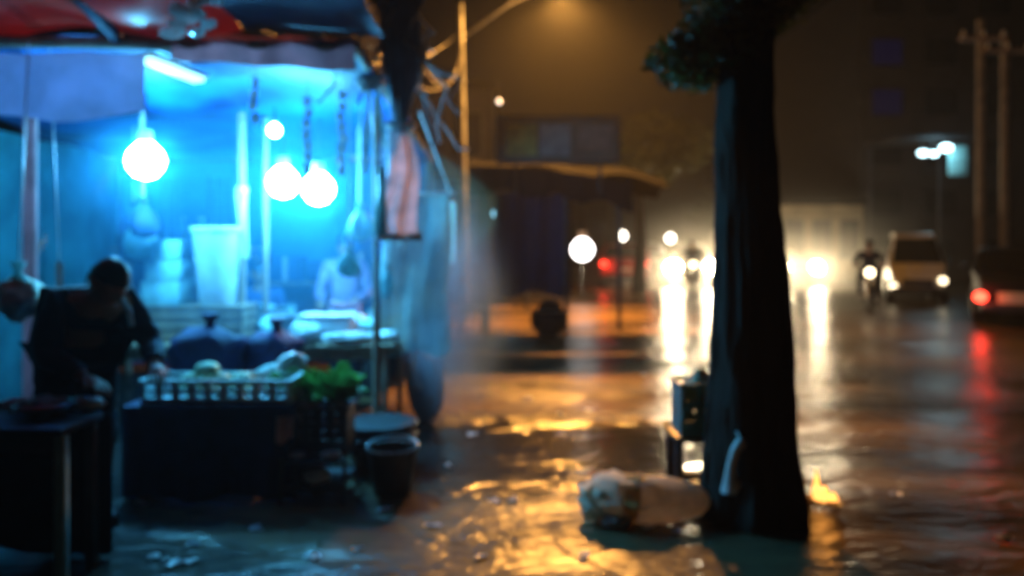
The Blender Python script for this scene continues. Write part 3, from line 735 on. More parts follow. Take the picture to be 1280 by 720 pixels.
C_ = dict(STAND); C_.update(pelvis=(0, .1, .9), belly=(0, .04, 1.03), chest=(0, -.04, 1.2), neck=(0, -.1, 1.35), skull=(0, -.13, 1.43), head=(0, -.14, 1.47), sl=(.18, -.04, 1.27), sr=(-.18, -.04, 1.27),
    el=(.32, -.14, 1.06), wl=(.3, -.2, 1.02), er=(-.32, -.14, 1.06), wr=(-.3, -.2, 1.02), hl=(.1, .08, .88), kl=(.2, -.28, .72), al=(.19, -.05, .32), tl=(.2, -.2, .28), hr=(-.1, .08, .88), kr=(-.2, -.28, .72), ar=(-.19, -.05, .32), tr=(-.2, -.2, .28))
person('person in dark clothes riding the motorcycle beside the white microvan', (8.3, 18.6, 0), R(-22), C_, M_coat, M_dark, cap=M_black)

person('person in dark clothes riding the oncoming motorcycle with blazing headlamp', (5.5, 24.4, 0), R(-10), C_, M_coat, M_dark)
# ------------------------------------------------------------------ STALL structure
ROOF = lambda y: 2.84 - .055 * (y - 5.0)
stl = thing('market_stall', 'long open market stall with blue tarp roof and pale posts, lit by bright bulbs', 'market stall', (-2.3, 5, 0))
o0 = Vector((-2.3, 5, 0))
def L3(x, y, z): return (x - o0.x, y - o0.y, z)
MB().sheet(lambda u, v: L3(-4.7 + 3.75 * u, 5.0 + 4.7 * v, ROOF(5 + 4.7 * v) + .05 * math.sin(u * 15) * math.sin(v * 9 + u * 3) - .05 * math.sin(v * math.pi * 4) ** 2), 40, 40, .008).build('roof_tarp', M_blue_tarp, stl, fine=80)
MB().sheet(lambda u, v: L3(-4.7 + 3.75 * u, 9.72 + .06 * math.sin(u * 22), 2.55 * (1 - v) + .1 * v), 50, 12, .008).build('back_curtain', M_blue_tarp, stl, fine=80)
MB().sheet(lambda u, v: L3(-4.72 + .04 * math.sin(u * 24), 4.4 + 5.2 * u, 2.6 * (1 - v) + .1 * v), 50, 12, .008).build('side_curtain', mat('teal_tarp', (.05, .32, .36), .6, scale=3, bump=.3, trans=.25), stl, fine=80)
MB().sheet(lambda u, v: L3(-4.2 + 2.52 * u, 5.0 - 2.0 * v, 2.9 + .42 * v + .04 * math.sin(u * 13 + v * 5) - .06 * math.sin(v * math.pi)), 30, 20, .008).build('awning_flap', M_red_tarp, stl, fine=80)
MB().sheet(lambda u, v: L3(-1.66 + .86 * u, 5.02 - 1.7 * v, 2.93 + .3 * v - .1 * math.sin(v * 3.1) - .05 * u), 14, 12, .008).build('dark_awning_flap', M_navy, stl, fine=80)
MB().sheet(lambda u, v: L3(-2.1 + 1.14 * u, 4.93 + .03 * math.sin(u * 17), 2.87 - .03 * u - (.16 + .04 * u) * v), 26, 5, .006).build('fascia_strip', M_pink, stl, fine=80)
MB().sheet(lambda u, v: L3(-3.75 + 1.5 * u, 4.88 + .03 * math.sin(u * 15), 2.74 - (.43 - .05 * u + .03 * math.sin(u * 11)) * v), 36, 8, .006).build('hanging_valance', M_lav, stl, fine=80)
bm_ = MB(); bm_.cyl(L3(-4.7, 4.98, 2.86), L3(-.95, 4.98, 2.8), .04, .04, 10); bm_.build('front_beam', M_wood, stl)
MB().cyl(L3(-2.45, 4.95, 2.86), L3(-2.32, 3.1, 3.26), .045, .045, 10).build('rafter', M_navy, stl)
MB().cyl(L3(-3.6, 4.95, 2.86), L3(-3.6, 3.1, 3.26), .045, .045, 10).build('rafter', M_navy, stl)
MB().cyl(L3(-.98, 5.0, 2.8), L3(-.98, 9.7, 2.56), .035, .035, 10).build('side_beam', M_wood, stl)
for (x, y, r, mt) in ((-3.13, 5.2, .045, M_pink), (-1.05, 6.2, .03, M_wood), (-2.28, 6.75, .035, M_wood), (-2.14, 6.95, .028, M_wood), (-1.0, 9.6, .04, M_wood), (-4.6, 9.6, .04, M_wood), (-4.6, 5.0, .04, M_wood)):
    MB().cyl(L3(x, y, 0), L3(x, y, ROOF(y) - .07), r, r * .9, 12).build('post', mt, stl)
MB().box(L3(-3.7, 9.2, 1.5), (1.7, .3, .03)).build('shelf', M_wood, stl)
# batten
smm = bpy.data.materials.new('cooking_smoke'); smm.use_nodes = True
smm.node_tree.nodes.remove(smm.node_tree.nodes['Principled BSDF'])
pv2 = smm.node_tree.nodes.new('ShaderNodeVolumePrincipled')
pv2.inputs['Color'].default_value = (.1, .55, .95, 1); pv2.inputs['Density'].default_value = .12; pv2.inputs['Anisotropy'].default_value = .35
smm.node_tree.links.new(pv2.outputs['Volume'], smm.node_tree.nodes['Material Output'].inputs['Volume'])
tag(MB().blob((-2.3, 7.3, 1.75), (2.3, 2.1, 1.0), wob=.25, f=1.3).build('cooking_smoke', smm), 'bluish cooking smoke hanging around the bulbs inside the stall', 'smoke', kind='stuff')
def soft_smoke(name, col, dens, aniso, c, size, label, cat, obj):
    m = bpy.data.materials.new(name); m.use_nodes = True; n = m.node_tree.nodes; l = m.node_tree.links
    n.remove(n['Principled BSDF'])
    pvn = n.new('ShaderNodeVolumePrincipled'); pvn.inputs['Color'].default_value = (*col, 1); pvn.inputs['Anisotropy'].default_value = aniso
    tcn = n.new('ShaderNodeTexCoord'); mpn = n.new('ShaderNodeMapping'); mpn.inputs['Scale'].default_value = tuple(1 / q for q in size)
    l.new(tcn.outputs['Object'], mpn.inputs['Vector'])
    ln_ = n.new('ShaderNodeVectorMath'); ln_.operation = 'LENGTH'; l.new(mpn.outputs['Vector'], ln_.inputs[0])
    mr = n.new('ShaderNodeMapRange'); mr.inputs['From Min'].default_value = 1; mr.inputs['From Max'].default_value = .15; mr.inputs['To Min'].default_value = 0; mr.inputs['To Max'].default_value = 1
    mr.interpolation_type = 'SMOOTHSTEP'; l.new(ln_.outputs['Value'], mr.inputs['Value'])
    nz = n.new('ShaderNodeTexNoise'); nz.inputs['Scale'].default_value = 2.2; nz.inputs['Detail'].default_value = 2; l.new(mpn.outputs['Vector'], nz.inputs['Vector'])
    k1 = n.new('ShaderNodeMapRange'); k1.inputs['From Min'].default_value = .3; k1.inputs['From Max'].default_value = .65; k1.inputs['To Min'].default_value = .25 * dens; k1.inputs['To Max'].default_value = dens
    l.new(nz.outputs['Fac'], k1.inputs['Value'])
    ml = n.new('ShaderNodeMath'); ml.operation = 'MULTIPLY'; sq = n.new('ShaderNodeMath'); sq.operation = 'POWER'; sq.inputs[1].default_value = 2.2; l.new(mr.outputs['Result'], sq.inputs[0]); l.new(sq.outputs[0], ml.inputs[0]); l.new(k1.outputs['Result'], ml.inputs[1])
    l.new(ml.outputs[0], pvn.inputs['Density']); l.new(pvn.outputs['Volume'], n['Material Output'].inputs['Volume'])
    tag(MB().blob((0, 0, 0), size, wob=0).build(obj, m, None, loc=c), label, cat, kind='stuff')
soft_smoke('drifting_smoke', (.5, .75, 1.0), 2.6, .1, (-.5, 6.8, .95), (.7, .9, 1.5), 'pale bluish smoke drifting up from the water beside the stall corner', 'smoke', 'smoke_column')
soft_smoke('exhaust_mist_volume', (.85, .80, .70), .17, .6, (8.0, 26.5, .6), (9.5, 6.5, 4.2), 'glowing exhaust mist around the oncoming headlights', 'mist', 'exhaust_mist')  # added mist volume that spreads the headlights into one flare
bt_ = thing('batten_light', 'short bright white batten light under the front of the stall roof', 'light', (-2.2, 5.2, 2.7))
rt = Euler((R(-8), 0, R(-28)))
MB().box((0, 0, 0), (.11, .42, .03), rot=rt, bev=.01).build('tube', emat('batten', (.35, .85, 1.0), 2.6), bt_)
MB().box((0, 0, .03), (.14, .46, .025), rot=rt).build('housing', M_white, bt_)
light('batten_glow', (0, 0, -.06), 3, BLUE, .1, bt_)
bt_['_'] = 0; del bt_['_']
# bulbs
for i, (px, py, d, r, em, pw, hg) in enumerate([(182, 201, 6.0, .14, 330, 0, .3), (354, 228, 6.6, .13, 300, 0, .35), (398, 236, 6.7, .135, 300, 0, .4), (343, 163, 6.1, .05, 260, 0, .1)]):
    globe_lamp('stall_bulb', ['large glaring bulb hanging alone near the lavender valance', 'glaring bulb beside the pale posts, first of the touching pair', 'glaring bulb hanging lower, second of the touching pair', 'small distant bulb hanging high above the glaring pair'][i],
               P(px, py, d), r, BLUE, em, pw, 'bulbs hanging in the stall', hg, lcol=BLUE)
# speckled plastic on awning
cp = thing('crumpled_plastic', 'glinting crumpled clear plastic caught under the red awning', 'plastic', P(238, 22, 4.35))
m = MB()
for k in range(14):
    c = Vector((random.uniform(-.1, .1), random.uniform(-.05, .05), random.uniform(-.1, .1)))
    c.x += c.z * .6
    m.blob(c, (.045, .03, .028), wob=.6, f=3, sub=2)
m.build('plastic_film', mat('shiny_film', (.8, .8, .8), .12, var=.1, trans=.6), cp, fine=20)
# hanging stuff at the corner
hs = thing('hanging_cloth', 'pale pinkish pleated cloth hanging tied at the stall corner', 'cloth', P(500, 300, 5.5))
z0, z1 = .75, 0.03
MB().sheet(lambda u, v: ((u - .5) * (.1 + .2 * v ** .6) + .03 * math.sin(v * 5), .012 * math.sin(u * 14 + v) * (.4 + v) + .02 * math.sin(u * 5), z0 + (z1 - z0) * v), 30, 14, .006).build('drape', mat('pinkish_cloth', (.85, .72, .74), .6, trans=.7, bump=.2, scale=7), hs, fine=80)
MB().sheet(lambda u, v: (-.13 + (u - .5) * (.05 + .05 * v), -.03 + .03 * math.sin(u * 12), z0 - .25 + (z1 - z0 + .25) * v), 10, 12, .006).build('plastic_fold', M_clear, hs, fine=80)
MB().sheet(lambda u, v: ((u - .5) * .3, .016 * math.sin(u * 14) + .02 * math.sin(u * 5), .045 - .05 * v), 30, 2, .012).build('hem', M_white, hs, fine=80)
MB().tube([(0, 0, .74), (-.02, .05, .95), (-.05, .3, 1.13)], .008, 6).build('cord', M_white, hs)
st_ = thing('strap_bundle', 'whitish straps and tape dangling from a knot under the stall roof corner', 'straps', P(463, 100, 5.6))
MB().blob((0, 0, 0), (.09, .07, .08), wob=.45).build('knot', M_pgrey, st_, fine=80)
for (x0, x1, ln_, w_) in [(-.01, -.04, .62, .03), (.04, .1, .45, .025), (.1, .28, .35, .03)]:
    MB().sheet(lambda u, v: (x0 + (x1 - x0) * v + (u - .5) * w_, .02 * math.sin(v * 6), -.03 - ln_ * v), 3, 12, .006).build('strap', M_clear, st_, fine=80)
MB().tube([(0, 0, .05), (-.03, .02, .22)], .01, 6).build('cord', M_white, st_)
tbn = thing('tarp_bundle', 'dark bluish bunched tarp with tangled cords tied up at the stall roof corner', 'tarp', P(500, 140, 5.65))
MB().lathe([(.015, -.25), (.04, -.12), (.06, .1), (.09, .4), (.13, .7), (.17, .95)], (0, 0, 0), 34, wob=1.1).build('tarp_folds', mat('slate_tarp', (.12, .14, .22), .5, bump=.4, scale=5), tbn, fine=80)
MB().lathe([(.09, 0), (.12, .02), (.11, .04)], (0, 0, -.12), 20).build('tie_rope', M_pgrey, tbn)
random.seed(5)
m = MB()
for k in range(16):
    p = Vector((random.uniform(-.3, .25), random.uniform(-.15, .15), random.uniform(.3, .95))); pts = [p.copy()]
    for q in range(7):
        p = p + Vector((random.uniform(-.11, .11), random.uniform(-.06, .06), random.uniform(-.2, .03))); pts.append(p.copy())
    m.tube(pts, random.uniform(.005, .014), 6)
m.build('tangled_cords', M_pgrey, tbn, fine=80)
ps = thing('plastic_curtain', 'milky teal translucent plastic sheet hanging beside the stall corner post', 'curtain', (-.82, 6.75, .62))
MB().sheet(lambda u, v: ((u - .5) * .58 + .02 * math.sin(v * 7), .004 * math.sin(u * 31 + v * 4) + .015 * math.sin(u * 11 + v * 7), 1.36 - (1.34 + .03 * math.sin(u * 10)) * v), 26, 16, .005).build('plastic_sheet', M_clear, ps, fine=80)
MB().cyl((-.34, 0, 1.37), (.34, 0, 1.37), .014, .014, 8).build('rail', M_palew, ps)
for s in (-1, 1): MB().tube([(s * .3, 0, 1.38), (s * .2 - .15, -.1, 2.05)], .006, 6).build('cord', M_white, ps)
ro = thing('guy_rope', 'pale rope slanting down to the stall roof corner', 'rope', P(418, 62, 5.2))
MB().tube([(0, 0, 0), P(392, 34, 5.0) - P(418, 62, 5.2), P(355, -12, 4.8) - P(418, 62, 5.2)], .014, 8).build('rope', M_white, ro)

# ------------------------------------------------------------------ tables and goods
def table(label, x0, x1, y0, y1, z, mtop, mleg, legr=.03, name='stall_table', drape=None, cat='table', legs_in=.08, odd=None):
    t = thing(name, label, cat, ((x0 + x1) / 2, (y0 + y1) / 2, 0)); w_, d_ = x1 - x0, y1 - y0
    MB().box((0, 0, z - .02), (w_, d_, .04), bev=.008).build('tabletop', mtop, t)
    for sx in (-1, 1):
        for sy in (-1, 1):
            MB().box((sx * (w_ / 2 - legs_in), sy * (d_ / 2 - .06), (z - .04) / 2), (legr * 1.6, legr * 1.6, z - .04), bev=.005).build('leg', odd if odd and sx == 1 and sy == -1 else mleg, t)
    MB().box((0, -d_ / 2 + .06, z - .09), (w_ - 2 * legs_in - .05, .03, .08)).build('rail', mleg, t)
    return t
table('front table with dark top and one pale leg, person bending over it', -3.5, -2.03, 3.6, 3.98, .75, mat('dark_board', (.012, .012, .025), .5), M_dmetal, legs_in=.03, odd=mat('greenish_leg', (.35, .5, .48), .6))
tk = tag(MB().sheet(lambda u, v: (-3.5 + 1.5 * u, 4.02 + .015 * math.sin(u * 24), .72 - (.68 + .02 * math.sin(u * 9)) * v), 40, 10, .006).build('cloth_skirt', M_dark, None, fine=80), 'black cloth hanging down behind the front table to the water', 'cloth')  # added dark sheet in place of the shade under the table
table('low table hidden under the dark blue cloth', -2.36, -1.36, 4.9, 6.0, .575, M_wood, M_wood)
def drape(u, v):
    x0, x1, y0, z = -2.38, -1.34, 4.87, .583
    s = u * 2.6
    if s < .8: x, y, nx, ny = x0, y0 + .8 - s, -1, 0
    elif s < 1.84: x, y, nx, ny = x0 + s - .8, y0, 0, -1
    else: x, y, nx, ny = x1, y0 + (s - 1.84), 1, 0
    f = (.03 * math.sin(s * 16) + .02 * math.sin(s * 37 + 1)) * v + .02 * v
    return (x + nx * f, y + ny * f, z - (z - .03 - .02 * math.sin(s * 9)) * v)
tc = thing('tablecloth', 'dark blue cloth draped over the low table down to the ground', 'tablecloth', (0, 0, 0))
MB().sheet(drape, 90, 12, .006).build('skirt', M_navy, tc, fine=80)
MB().box((-1.86, 5.42, .582), (1.03, 1.09, .006)).build('top_cover', M_navy, tc)
table('back table loaded with pale bundles and the white tub', -3.3, -.95, 6.4, 7.4, .76, M_wood, M_wood)
wc = thing('crate', 'pale cyan slotted plastic crate along the front of the blue table', 'crate', (-1.82, 5.06, .587))
crate_parts(wc, .92, .3, .14, mat('cyan_white', (.55, .75, .78), .45), 9)
# dark sacks on the blue table
for i, (x, y, sx, sz) in enumerate([(-2.12, 5.55, .26, .23), (-1.72, 5.75, .22, .2)]):
    s = thing('goods_sack', ['larger dark stuffed sack on the blue table', 'smaller dark stuffed sack on the blue table, nearer the vegetables'][i], 'sack', (x, y, .587), 0, 'dark sacks on the blue table')
    MB().blob((0, 0, sz * .85), (sx, .2, sz), wob=.25, flat=-.8).build('sack_body', M_navy, s, fine=80)
    MB().lathe([(.05, 0), (.03, .04), (.07, .1)], (.03, 0, sz * 1.75), 14, wob=.4).build('tied_neck', M_navy, s, fine=80)
# pale packets
M_pack = mat('pale_packet', (.72, .74, .74), .35, var=.2, scale=8, bump=.3)
def packet(label, pos, size, rz=0, group=None, m=None):
    o = MB().blob((0, 0, size[2] * .9), size, wob=.28, f=2.6, flat=-.75).build('packet', m or M_pack, None, fine=80, loc=pos, rotz=rz)
    return tag(o, label, 'packet', group)
packet('pale packet lying beside the person, on the blue table corner', (-2.22, 4.98 + .35, .587), (.13, .09, .05), .2)
packet('small whitish packet near the person on the front table', (-2.13, 4.0, .752), (.085, .06, .035), .1)
packet('cyan-white packet lying between dark sack and green vegetables', (-1.62, 5.45, .587), (.13, .09, .09), .7, None, M_palet)
packet('bright white packet at the blue table edge by the vegetables', (-1.47, 5.35, .587), (.1, .08, .14), .4)
packet('whitish lump at the near end of the back table', (-1.68, 6.5, .762), (.12, .1, .09), 0)
packet('long pale packet stretched along the front of the back table', (-1.28, 6.48, .762), (.24, .07, .05), .25)
packet('pale packet beside the motorcycle end of the back table', (-1.02, 6.6, .762), (.09, .07, .05), -.3)
packet('small whitish packet on the front table near the photo edge', (-2.45, 3.95, .752), (.07, .05, .035), .6)
wb_ = thing('cloth_parcel', 'white cloth parcel with folded top on the back table', 'parcel', (-1.55, 6.72, .762))
MB().box((0, 0, .1), (.42, .3, .2), bev=.04).build('parcel_body', M_white, wb_)
MB().sheet(lambda u, v: (-.22 + .44 * u, -.17 + .34 * v, .212 + .012 * math.sin(u * 9) * math.sin(v * 7)), 16, 12, .006).build('folded_cloth', M_white, wb_, fine=80)
# dark crate shelf and tub
dc = thing('wooden_crate', 'dark wooden crate under the white tub on the back table', 'crate', (-2.68, 6.75, .762))
m = MB()
for z in (.05, .14, .23): m.box((0, -.19, z), (.94, .02, .07)); m.box((0, .19, z), (.94, .02, .07))
for sx in (-1, 1):
    for z in (.05, .14, .23): m.box((sx * .46, 0, z), (.02, .36, .07))
    for sy in (-1, 1): m.box((sx * .44, sy * .17, .14), (.03, .018, .27))
m.box((0, 0, .285), (.96, .42, .02)); m.build('crate_body', M_wood, dc)
tb = thing('white_tub', 'tall white tapered tub catching bright light behind the dark sacks', 'tub', (-2.47, 6.72, 1.058))
MB().lathe([(.145, 0), (.15, .01), (.165, .2), (.19, .45), (.205, .62), (.215, .63), (.215, .655), (.2, .65), (.185, .45), (.16, .2), (.14, .02)], (0, 0, 0), 30).build('tub_body', mat('tub_white', (.8, .78, .74), .4, var=.1, trans=.3), tb)
MB().lathe([(.212, 0), (.222, .006), (.222, .024), (.212, .03)], (0, 0, .615), 30).build('rim', M_white, tb)
for i, (z, w_) in enumerate([(0, .34), (.2, .3), (.37, .24)]):
    b_ = thing('carton', ['lowest pale teal carton of the stack beside the white tub', 'middle pale teal carton of the stack beside the white tub', 'topmost pale teal carton of the stack beside the white tub'][i], 'carton', (-2.88 + .01 * i, 6.72, 1.058 + z + .001 * i), .1 * i - .1, 'pale teal cartons')
    h_ = .2 if i == 0 else .17
    MB().box((0, 0, h_ / 2), (w_, .3, h_ - .002), bev=.01).build('carton_body', M_palet, b_)
    MB().box((0, -.001, h_ - .0005), (.05, .302, .002)).build('tape', M_white, b_)
# hanging bags at far left
hb_ = thing('hanging_bag', 'knotted plastic bag of pale goods hanging near the pinkish post', 'bag', (-2.93, 4.75, 1.12))
MB().blob((0, 0, .13), (.13, .1, .13), wob=.4, f=3).build('bag_body', mat('cream_bag', (.7, .68, .5), .4, var=.3, scale=14, bump=.4), hb_, fine=80)
MB().lathe([(.05, 0), (.018, .05), (.045, .11)], (0, 0, .24), 12, wob=.4).build('knot', M_clear, hb_, fine=80)
MB().tube([(0, 0, .3), (0, .1, 1.68)], .005, 6).build('cord', M_white, hb_)
ws = thing('cloth_strip', 'whitish cloth strip tied round the wooden post beside the bulbs', 'cloth', (-2.28, 6.69, 1.5))  # lit stretch of the post, put in as a white strip
MB().sheet(lambda u, v: (.02 + .05 * v * v + (u - .5) * (.1 - .05 * v), -.02 + .01 * math.sin(u * 7 + v * 5), .5 - .55 * v), 6, 14, .006).build('strip', M_white, ws, fine=80)
MB().lathe([(.045, 0), (.055, .02), (.045, .05)], (0, .06, .5), 14).build('knot', M_white, ws)
tw = thing('towel', 'narrow white towel strip hanging beside the pinkish post', 'towel', (-2.83, 5.0, 1.2))
MB().sheet(lambda u, v: ((u - .5) * .045, .012 * math.sin(u * 9), .26 - .26 * v), 6, 10, .006).build('towel_strip', M_white, tw, fine=80)
MB().tube([(0, 0, .26), (-.06, .0, 1.62)], .004, 6).build('cord', M_white, tw)
for i, x in enumerate((-4.35, -4.12)):
    bo = thing('bottle', ['pale bottle on the high back shelf, nearer the teal curtain', 'pale bottle on the high back shelf, nearer the bulb'][i], 'bottle', (x + .55, 9.2, 1.517), 0, 'bottles on the back shelf')
    MB().lathe([(.07, 0), (.075, .02), (.075, .2), (.03, .27), (.028, .31)], (0, 0, 0), 16).build('bottle_body', M_clear, bo)
    MB().cyl((0, 0, .31), (0, 0, .34), .032, .032, 12).build('cap', M_white, bo)
for i, (x, y, sx, h_) in enumerate([(-2.1, 7.15, .3, .24), (-1.5, 7.2, .26, .26)]):
    b_ = thing('carton', ['teal-grey carton behind the white cloth parcel, near the posts', 'lavender-grey carton in front of the standing seller'][i], 'carton', (x, y, .762), 0)
    mt = M_palet if i == 0 else M_lav
    MB().box((0, 0, h_ / 2), (sx, .2, h_), bev=.008).build('carton_body', mt, b_)
    MB().box((-sx * .26, -.02, h_ + .012), (sx * .46, .2, .006), rot=Euler((0, R(12), 0))).build('flap', mt, b_)
    MB().box((sx * .26, -.02, h_ + .012), (sx * .46, .2, .006), rot=Euler((0, R(-12), 0))).build('flap', mt, b_)
wbg = thing('hanging_bag', 'small shining knotted water bag hanging behind the white cloth parcel', 'bag', P(483, 362, 6.45))
MB().blob((0, 0, .04), (.055, .05, .11), wob=.2).build('bag_body', M_clear, wbg, fine=80)
MB().lathe([(.02, 0), (.01, .02), (.03, .06)], (0, 0, .14), 10, wob=.3).build('knot', M_clear, wbg, fine=80)
MB().tube([(0, 0, .18), (-.05, 0, 1.55)], .004, 6).build('cord', M_white, wbg)

# rack, black crate, vegetables
rk = thing('rack', 'low dark two-shelf rack holding the black crate', 'rack', (-1.2, 5.02, 0))
for z in (.1, .262): MB().box((0, 0, z), (.36, .42, .02), bev=.004).build('shelf', M_dmetal, rk)
for sx in (-1, 1):
    for sy in (-1, 1): MB().box((sx * .19, sy * .2, .14), (.022, .022, .28)).build('leg', M_dmetal, rk)
bc = thing('crate', 'black plastic crate under the green vegetables', 'crate', (-1.2, 5.1, .274))
crate_parts(bc, .35, .26, .27, M_black, 4)
def veg(label, pos, r, n, name='leafy_greens'):
    t = thing(name, label, 'vegetables', pos, 0, 'leafy vegetables at the stall corner')
    m = MB()
    for k in range(n):
        a = random.uniform(0, 6.28); tilt = random.uniform(.2, 1.1); L = r * random.uniform(.7, 1.15)
        dv = Vector((math.cos(a) * math.sin(tilt), math.sin(a) * math.sin(tilt), math.cos(tilt)))
        sdv = dv.cross(Vector((.3, .2, 1))).normalized()
        pts = [Vector((0, 0, .01)) + dv * L * q - Vector((0, 0, .25 * L * q * q * math.sin(tilt))) for q in (0, .35, .7, 1)]
        wd = [.012, .05, .06, .012]
        prev = None
        for p, w_ in zip(pts, wd):
            ww = w_ * r / .2
            cur = (m.b.verts.new(p - sdv * ww), m.b.verts.new(p + dv * .0 + Vector((0, 0, -.012))), m.b.verts.new(p + sdv * ww))
            if prev:
                m.b.faces.new((prev[0], prev[1], cur[1], cur[0])); m.b.faces.new((prev[1], prev[2], cur[2], cur[1]))
            prev = cur
    m.build('leaves', M_green, t, fine=80, recalc=False)
    MB().lathe([(.03, -.0), (.035, .03), (.025, .09)], (0, 0, 0), 12).build('stems', mat('stem_green', (.35, .45, .25), .5), t)
veg('big bunch of leafy greens on the black crate, nearer the bucket', (-1.11, 5.08, .56), .25, 46)
veg('bunch of leafy greens on the black crate, nearer the blue cloth', (-1.27, 5.12, .56), .22, 40)
veg('small bunch of dark greens on the blue table by the cyan crate', (-1.5, 5.25, .587), .2, 36)
rc = tag(MB().sheet(lambda u, v: (-1.42 + .1 * u, 4.85 - .012 * math.sin(u * 8) - .03 * v, .53 - (.14 + .02 * math.sin(u * 5)) * v), 10, 8, .006).build('rag', mat('salmon_rag', (.75, .35, .28), .8, bump=.3), None, fine=80), 'salmon coloured rag hanging between blue cloth and black crate', 'rag')
pk = packet('bright white package on the lower shelf of the rack', (-1.19, 4.88, .112), (.08, .06, .05), .2, None, M_white)
packet('small whitish packet on the rack shelf, near the blue cloth', (-1.3, 4.87, .274), (.05, .04, .02), .2)
packet('small whitish packet on the rack shelf, near the bucket', (-1.1, 4.87, .274), (.06, .04, .022), .2)
bu = thing('bucket', 'black plastic bucket standing on the ground at the stall corner', 'bucket', (-.76, 5.08, 0))
MB().lathe([(.115, .0), (.12, .005), (.155, .27), (.168, .272), (.168, .29), (.15, .288), (.115, .02)], (0, 0, 0), 26).build('bucket_body', M_black, bu)
MB().tube([(.165 * math.cos(R(a)), .165 * math.sin(R(a)) - .0, .29 + .03 * math.sin(R(a))) for a in range(0, 181, 15)], .005, 6).build('handle', M_metal, bu)

# ------------------------------------------------------------------ litter scraps, some pale ones standing in for glints on the water
lit = None
spots = [(640, 628, 0), (618, 630, 0), (804, 470, 0), (700, 520, 0), (590, 545, 0), (176, 632, 0), (225, 640, 0), (125, 682, 0), (190, 700, 0), (240, 684, 0), (232, 706, 0), (215, 708, 0), (320, 664, 0), (430, 655, 0), (445, 690, 0),
         (540, 660, 0), (850, 668, 0), (862, 658, 0), (810, 662, 0), (730, 700, 0), (668, 690, 0), (600, 700, 0), (1120, 622, 0), (1050, 634, 0), (700, 545, 0), (660, 500, 0), (735, 515, 0), (360, 640, 0), (480, 640, 0), (390, 700, 0), (560, 585, 0), (1255, 676, 0)]
for i, (px, py, _) in enumerate(spots):
    d = 1600 / (py - 300)
    random.seed(100 + i)
    if i % 7 == 6: continue
    a_, b_, h_ = random.uniform(.05, .11), random.uniform(.03, .06), random.uniform(0, 9)
    m = MB().sheet(lambda u, v: ((u - .5) * a_ * (1 - .4 * v), (v - .5) * b_ + .012 * math.sin(u * 5 + h_), .012 + .014 * noise.noise(Vector((u * 3, v * 3, h_)))), 7, 5, .003)
    o = m.build('paper_scrap', M_pack, None, fine=25, loc=((px - 640) / F * d, d, .008), rotz=random.uniform(0, 3))
    tag(o, 'small crumpled pale paper scrap lying on the wet ground', 'paper scrap', 'paper scraps strewn on the ground')

# ------------------------------------------------------------------ buildings
def building(label, x0, x1, y0, y1, h, mt, rows, cols, lit=(), face='front', name='building', roofm=None, flat=True):
    t = thing(name, label, 'building', ((x0 + x1) / 2, (y0 + y1) / 2, 0)); w_, d_ = x1 - x0, y1 - y0
    MB().box((0, 0, h / 2), (w_, d_, h)).build('wall', mt, t, smooth=False)
    MB().box((0, 0, h + .12), (w_ + .3, d_ + .3, .22), bev=.03).build('roof', roofm or M_kroof, t)
    for r in range(rows):
        for c in range(cols):
            x = -w_ / 2 + w_ * (c + .5) / cols; z = h * (r + .55) / rows
            fr_ = MB()
            ww, hh = min(1.3, w_ / cols * .55), min(1.4, h / rows * .5)
            for s in (-1, 1):
                fr_.box((s * (ww / 2 + .03), 0, 0), (.06, .08, hh + .12)); fr_.box((0, 0, s * (hh / 2 + .03)), (ww, .08, .06))
            wo = fr_.build('window', M_dmetal, t, loc=(x, -d_ / 2 - .042, z))
            MB().box((0, 0, 0), (ww, .03, hh)).build('pane', emat('blue_window', (.03, .06, .9), .012, base=(.01, .01, .02)) if (r, c) in lit else M_glass, wo)
    return t
M_conc = mat('dark_concrete', (.035, .033, .034), .85, scale=2, bump=.3)
M_stucco = mat('tan_stucco', (.42, .33, .2), .85, scale=1.5, bump=.2)
M_brick = mat('grimy_plaster', (.06, .05, .045), .85, scale=2, bump=.2)
building('dark multi-storey building behind the parked cars with faint blue windows', 13.9, 29, 32, 44, 12, M_conc, 6, 7, lit=((4, 0), (3, 0)))
building('low tan stucco house lit by the headlights beyond the tree', 10.4, 13.6, 31, 36, 2.95, M_stucco, 1, 3, name='house')
building('grimy shop house behind the market stall', -15, -3.2, 16, 24, 7, M_brick, 2, 5, name='shop_house')
building('dark narrow house behind the far shop canopy', -6, -.6, 26, 36, 6.5, M_conc, 2, 3, name='house')
building('dark house at the far end of the street', 1, 8.5, 70, 80, 8, M_brick, 2, 4, name='house')
building('long dark building closing the far side of the street', 20, 40, 72, 82, 9, M_conc, 3, 8)
# lit shop front on the right building
sf = thing('shop_light_canopy', 'far shop canopy with three bluish white floodlights and a cyan panel', 'shop front', (13.6, 25.5, 0))
MB().box((0, 1.2, 4.9), (2.6, 2.4, .12), bev=.02).build('canopy', M_dmetal, sf)
for x in (-1.2, 1.2): MB().cyl((x, 2.2, 0), (x, 2.2, 4.84), .06, .06, 10).build('post', M_dmetal, sf)
for (x, z, r) in ((-.45, 4.38, .12), (-.1, 4.36, .1), (.3, 4.55, .15)):
    MB().blob((x, .1, z), (r * 1.4, .08, r * .8), wob=0).build('floodlight', emat('flood', (.6, .9, 1), 6), sf)
    MB().cyl((x, .2, z + r * .6), (x, .2, 4.84), .02, .02, 8).build('bracket', M_dmetal, sf)
MB().box((.72, .2, 4.15), (.6, .06, .95), bev=.02).build('cyan_panel', mat('cyan_panel', (.3, .6, .62), .5), sf)
light('flood_glow', (0, -.3, 4.45), 70, (.45, .85, 1), .2, sf)
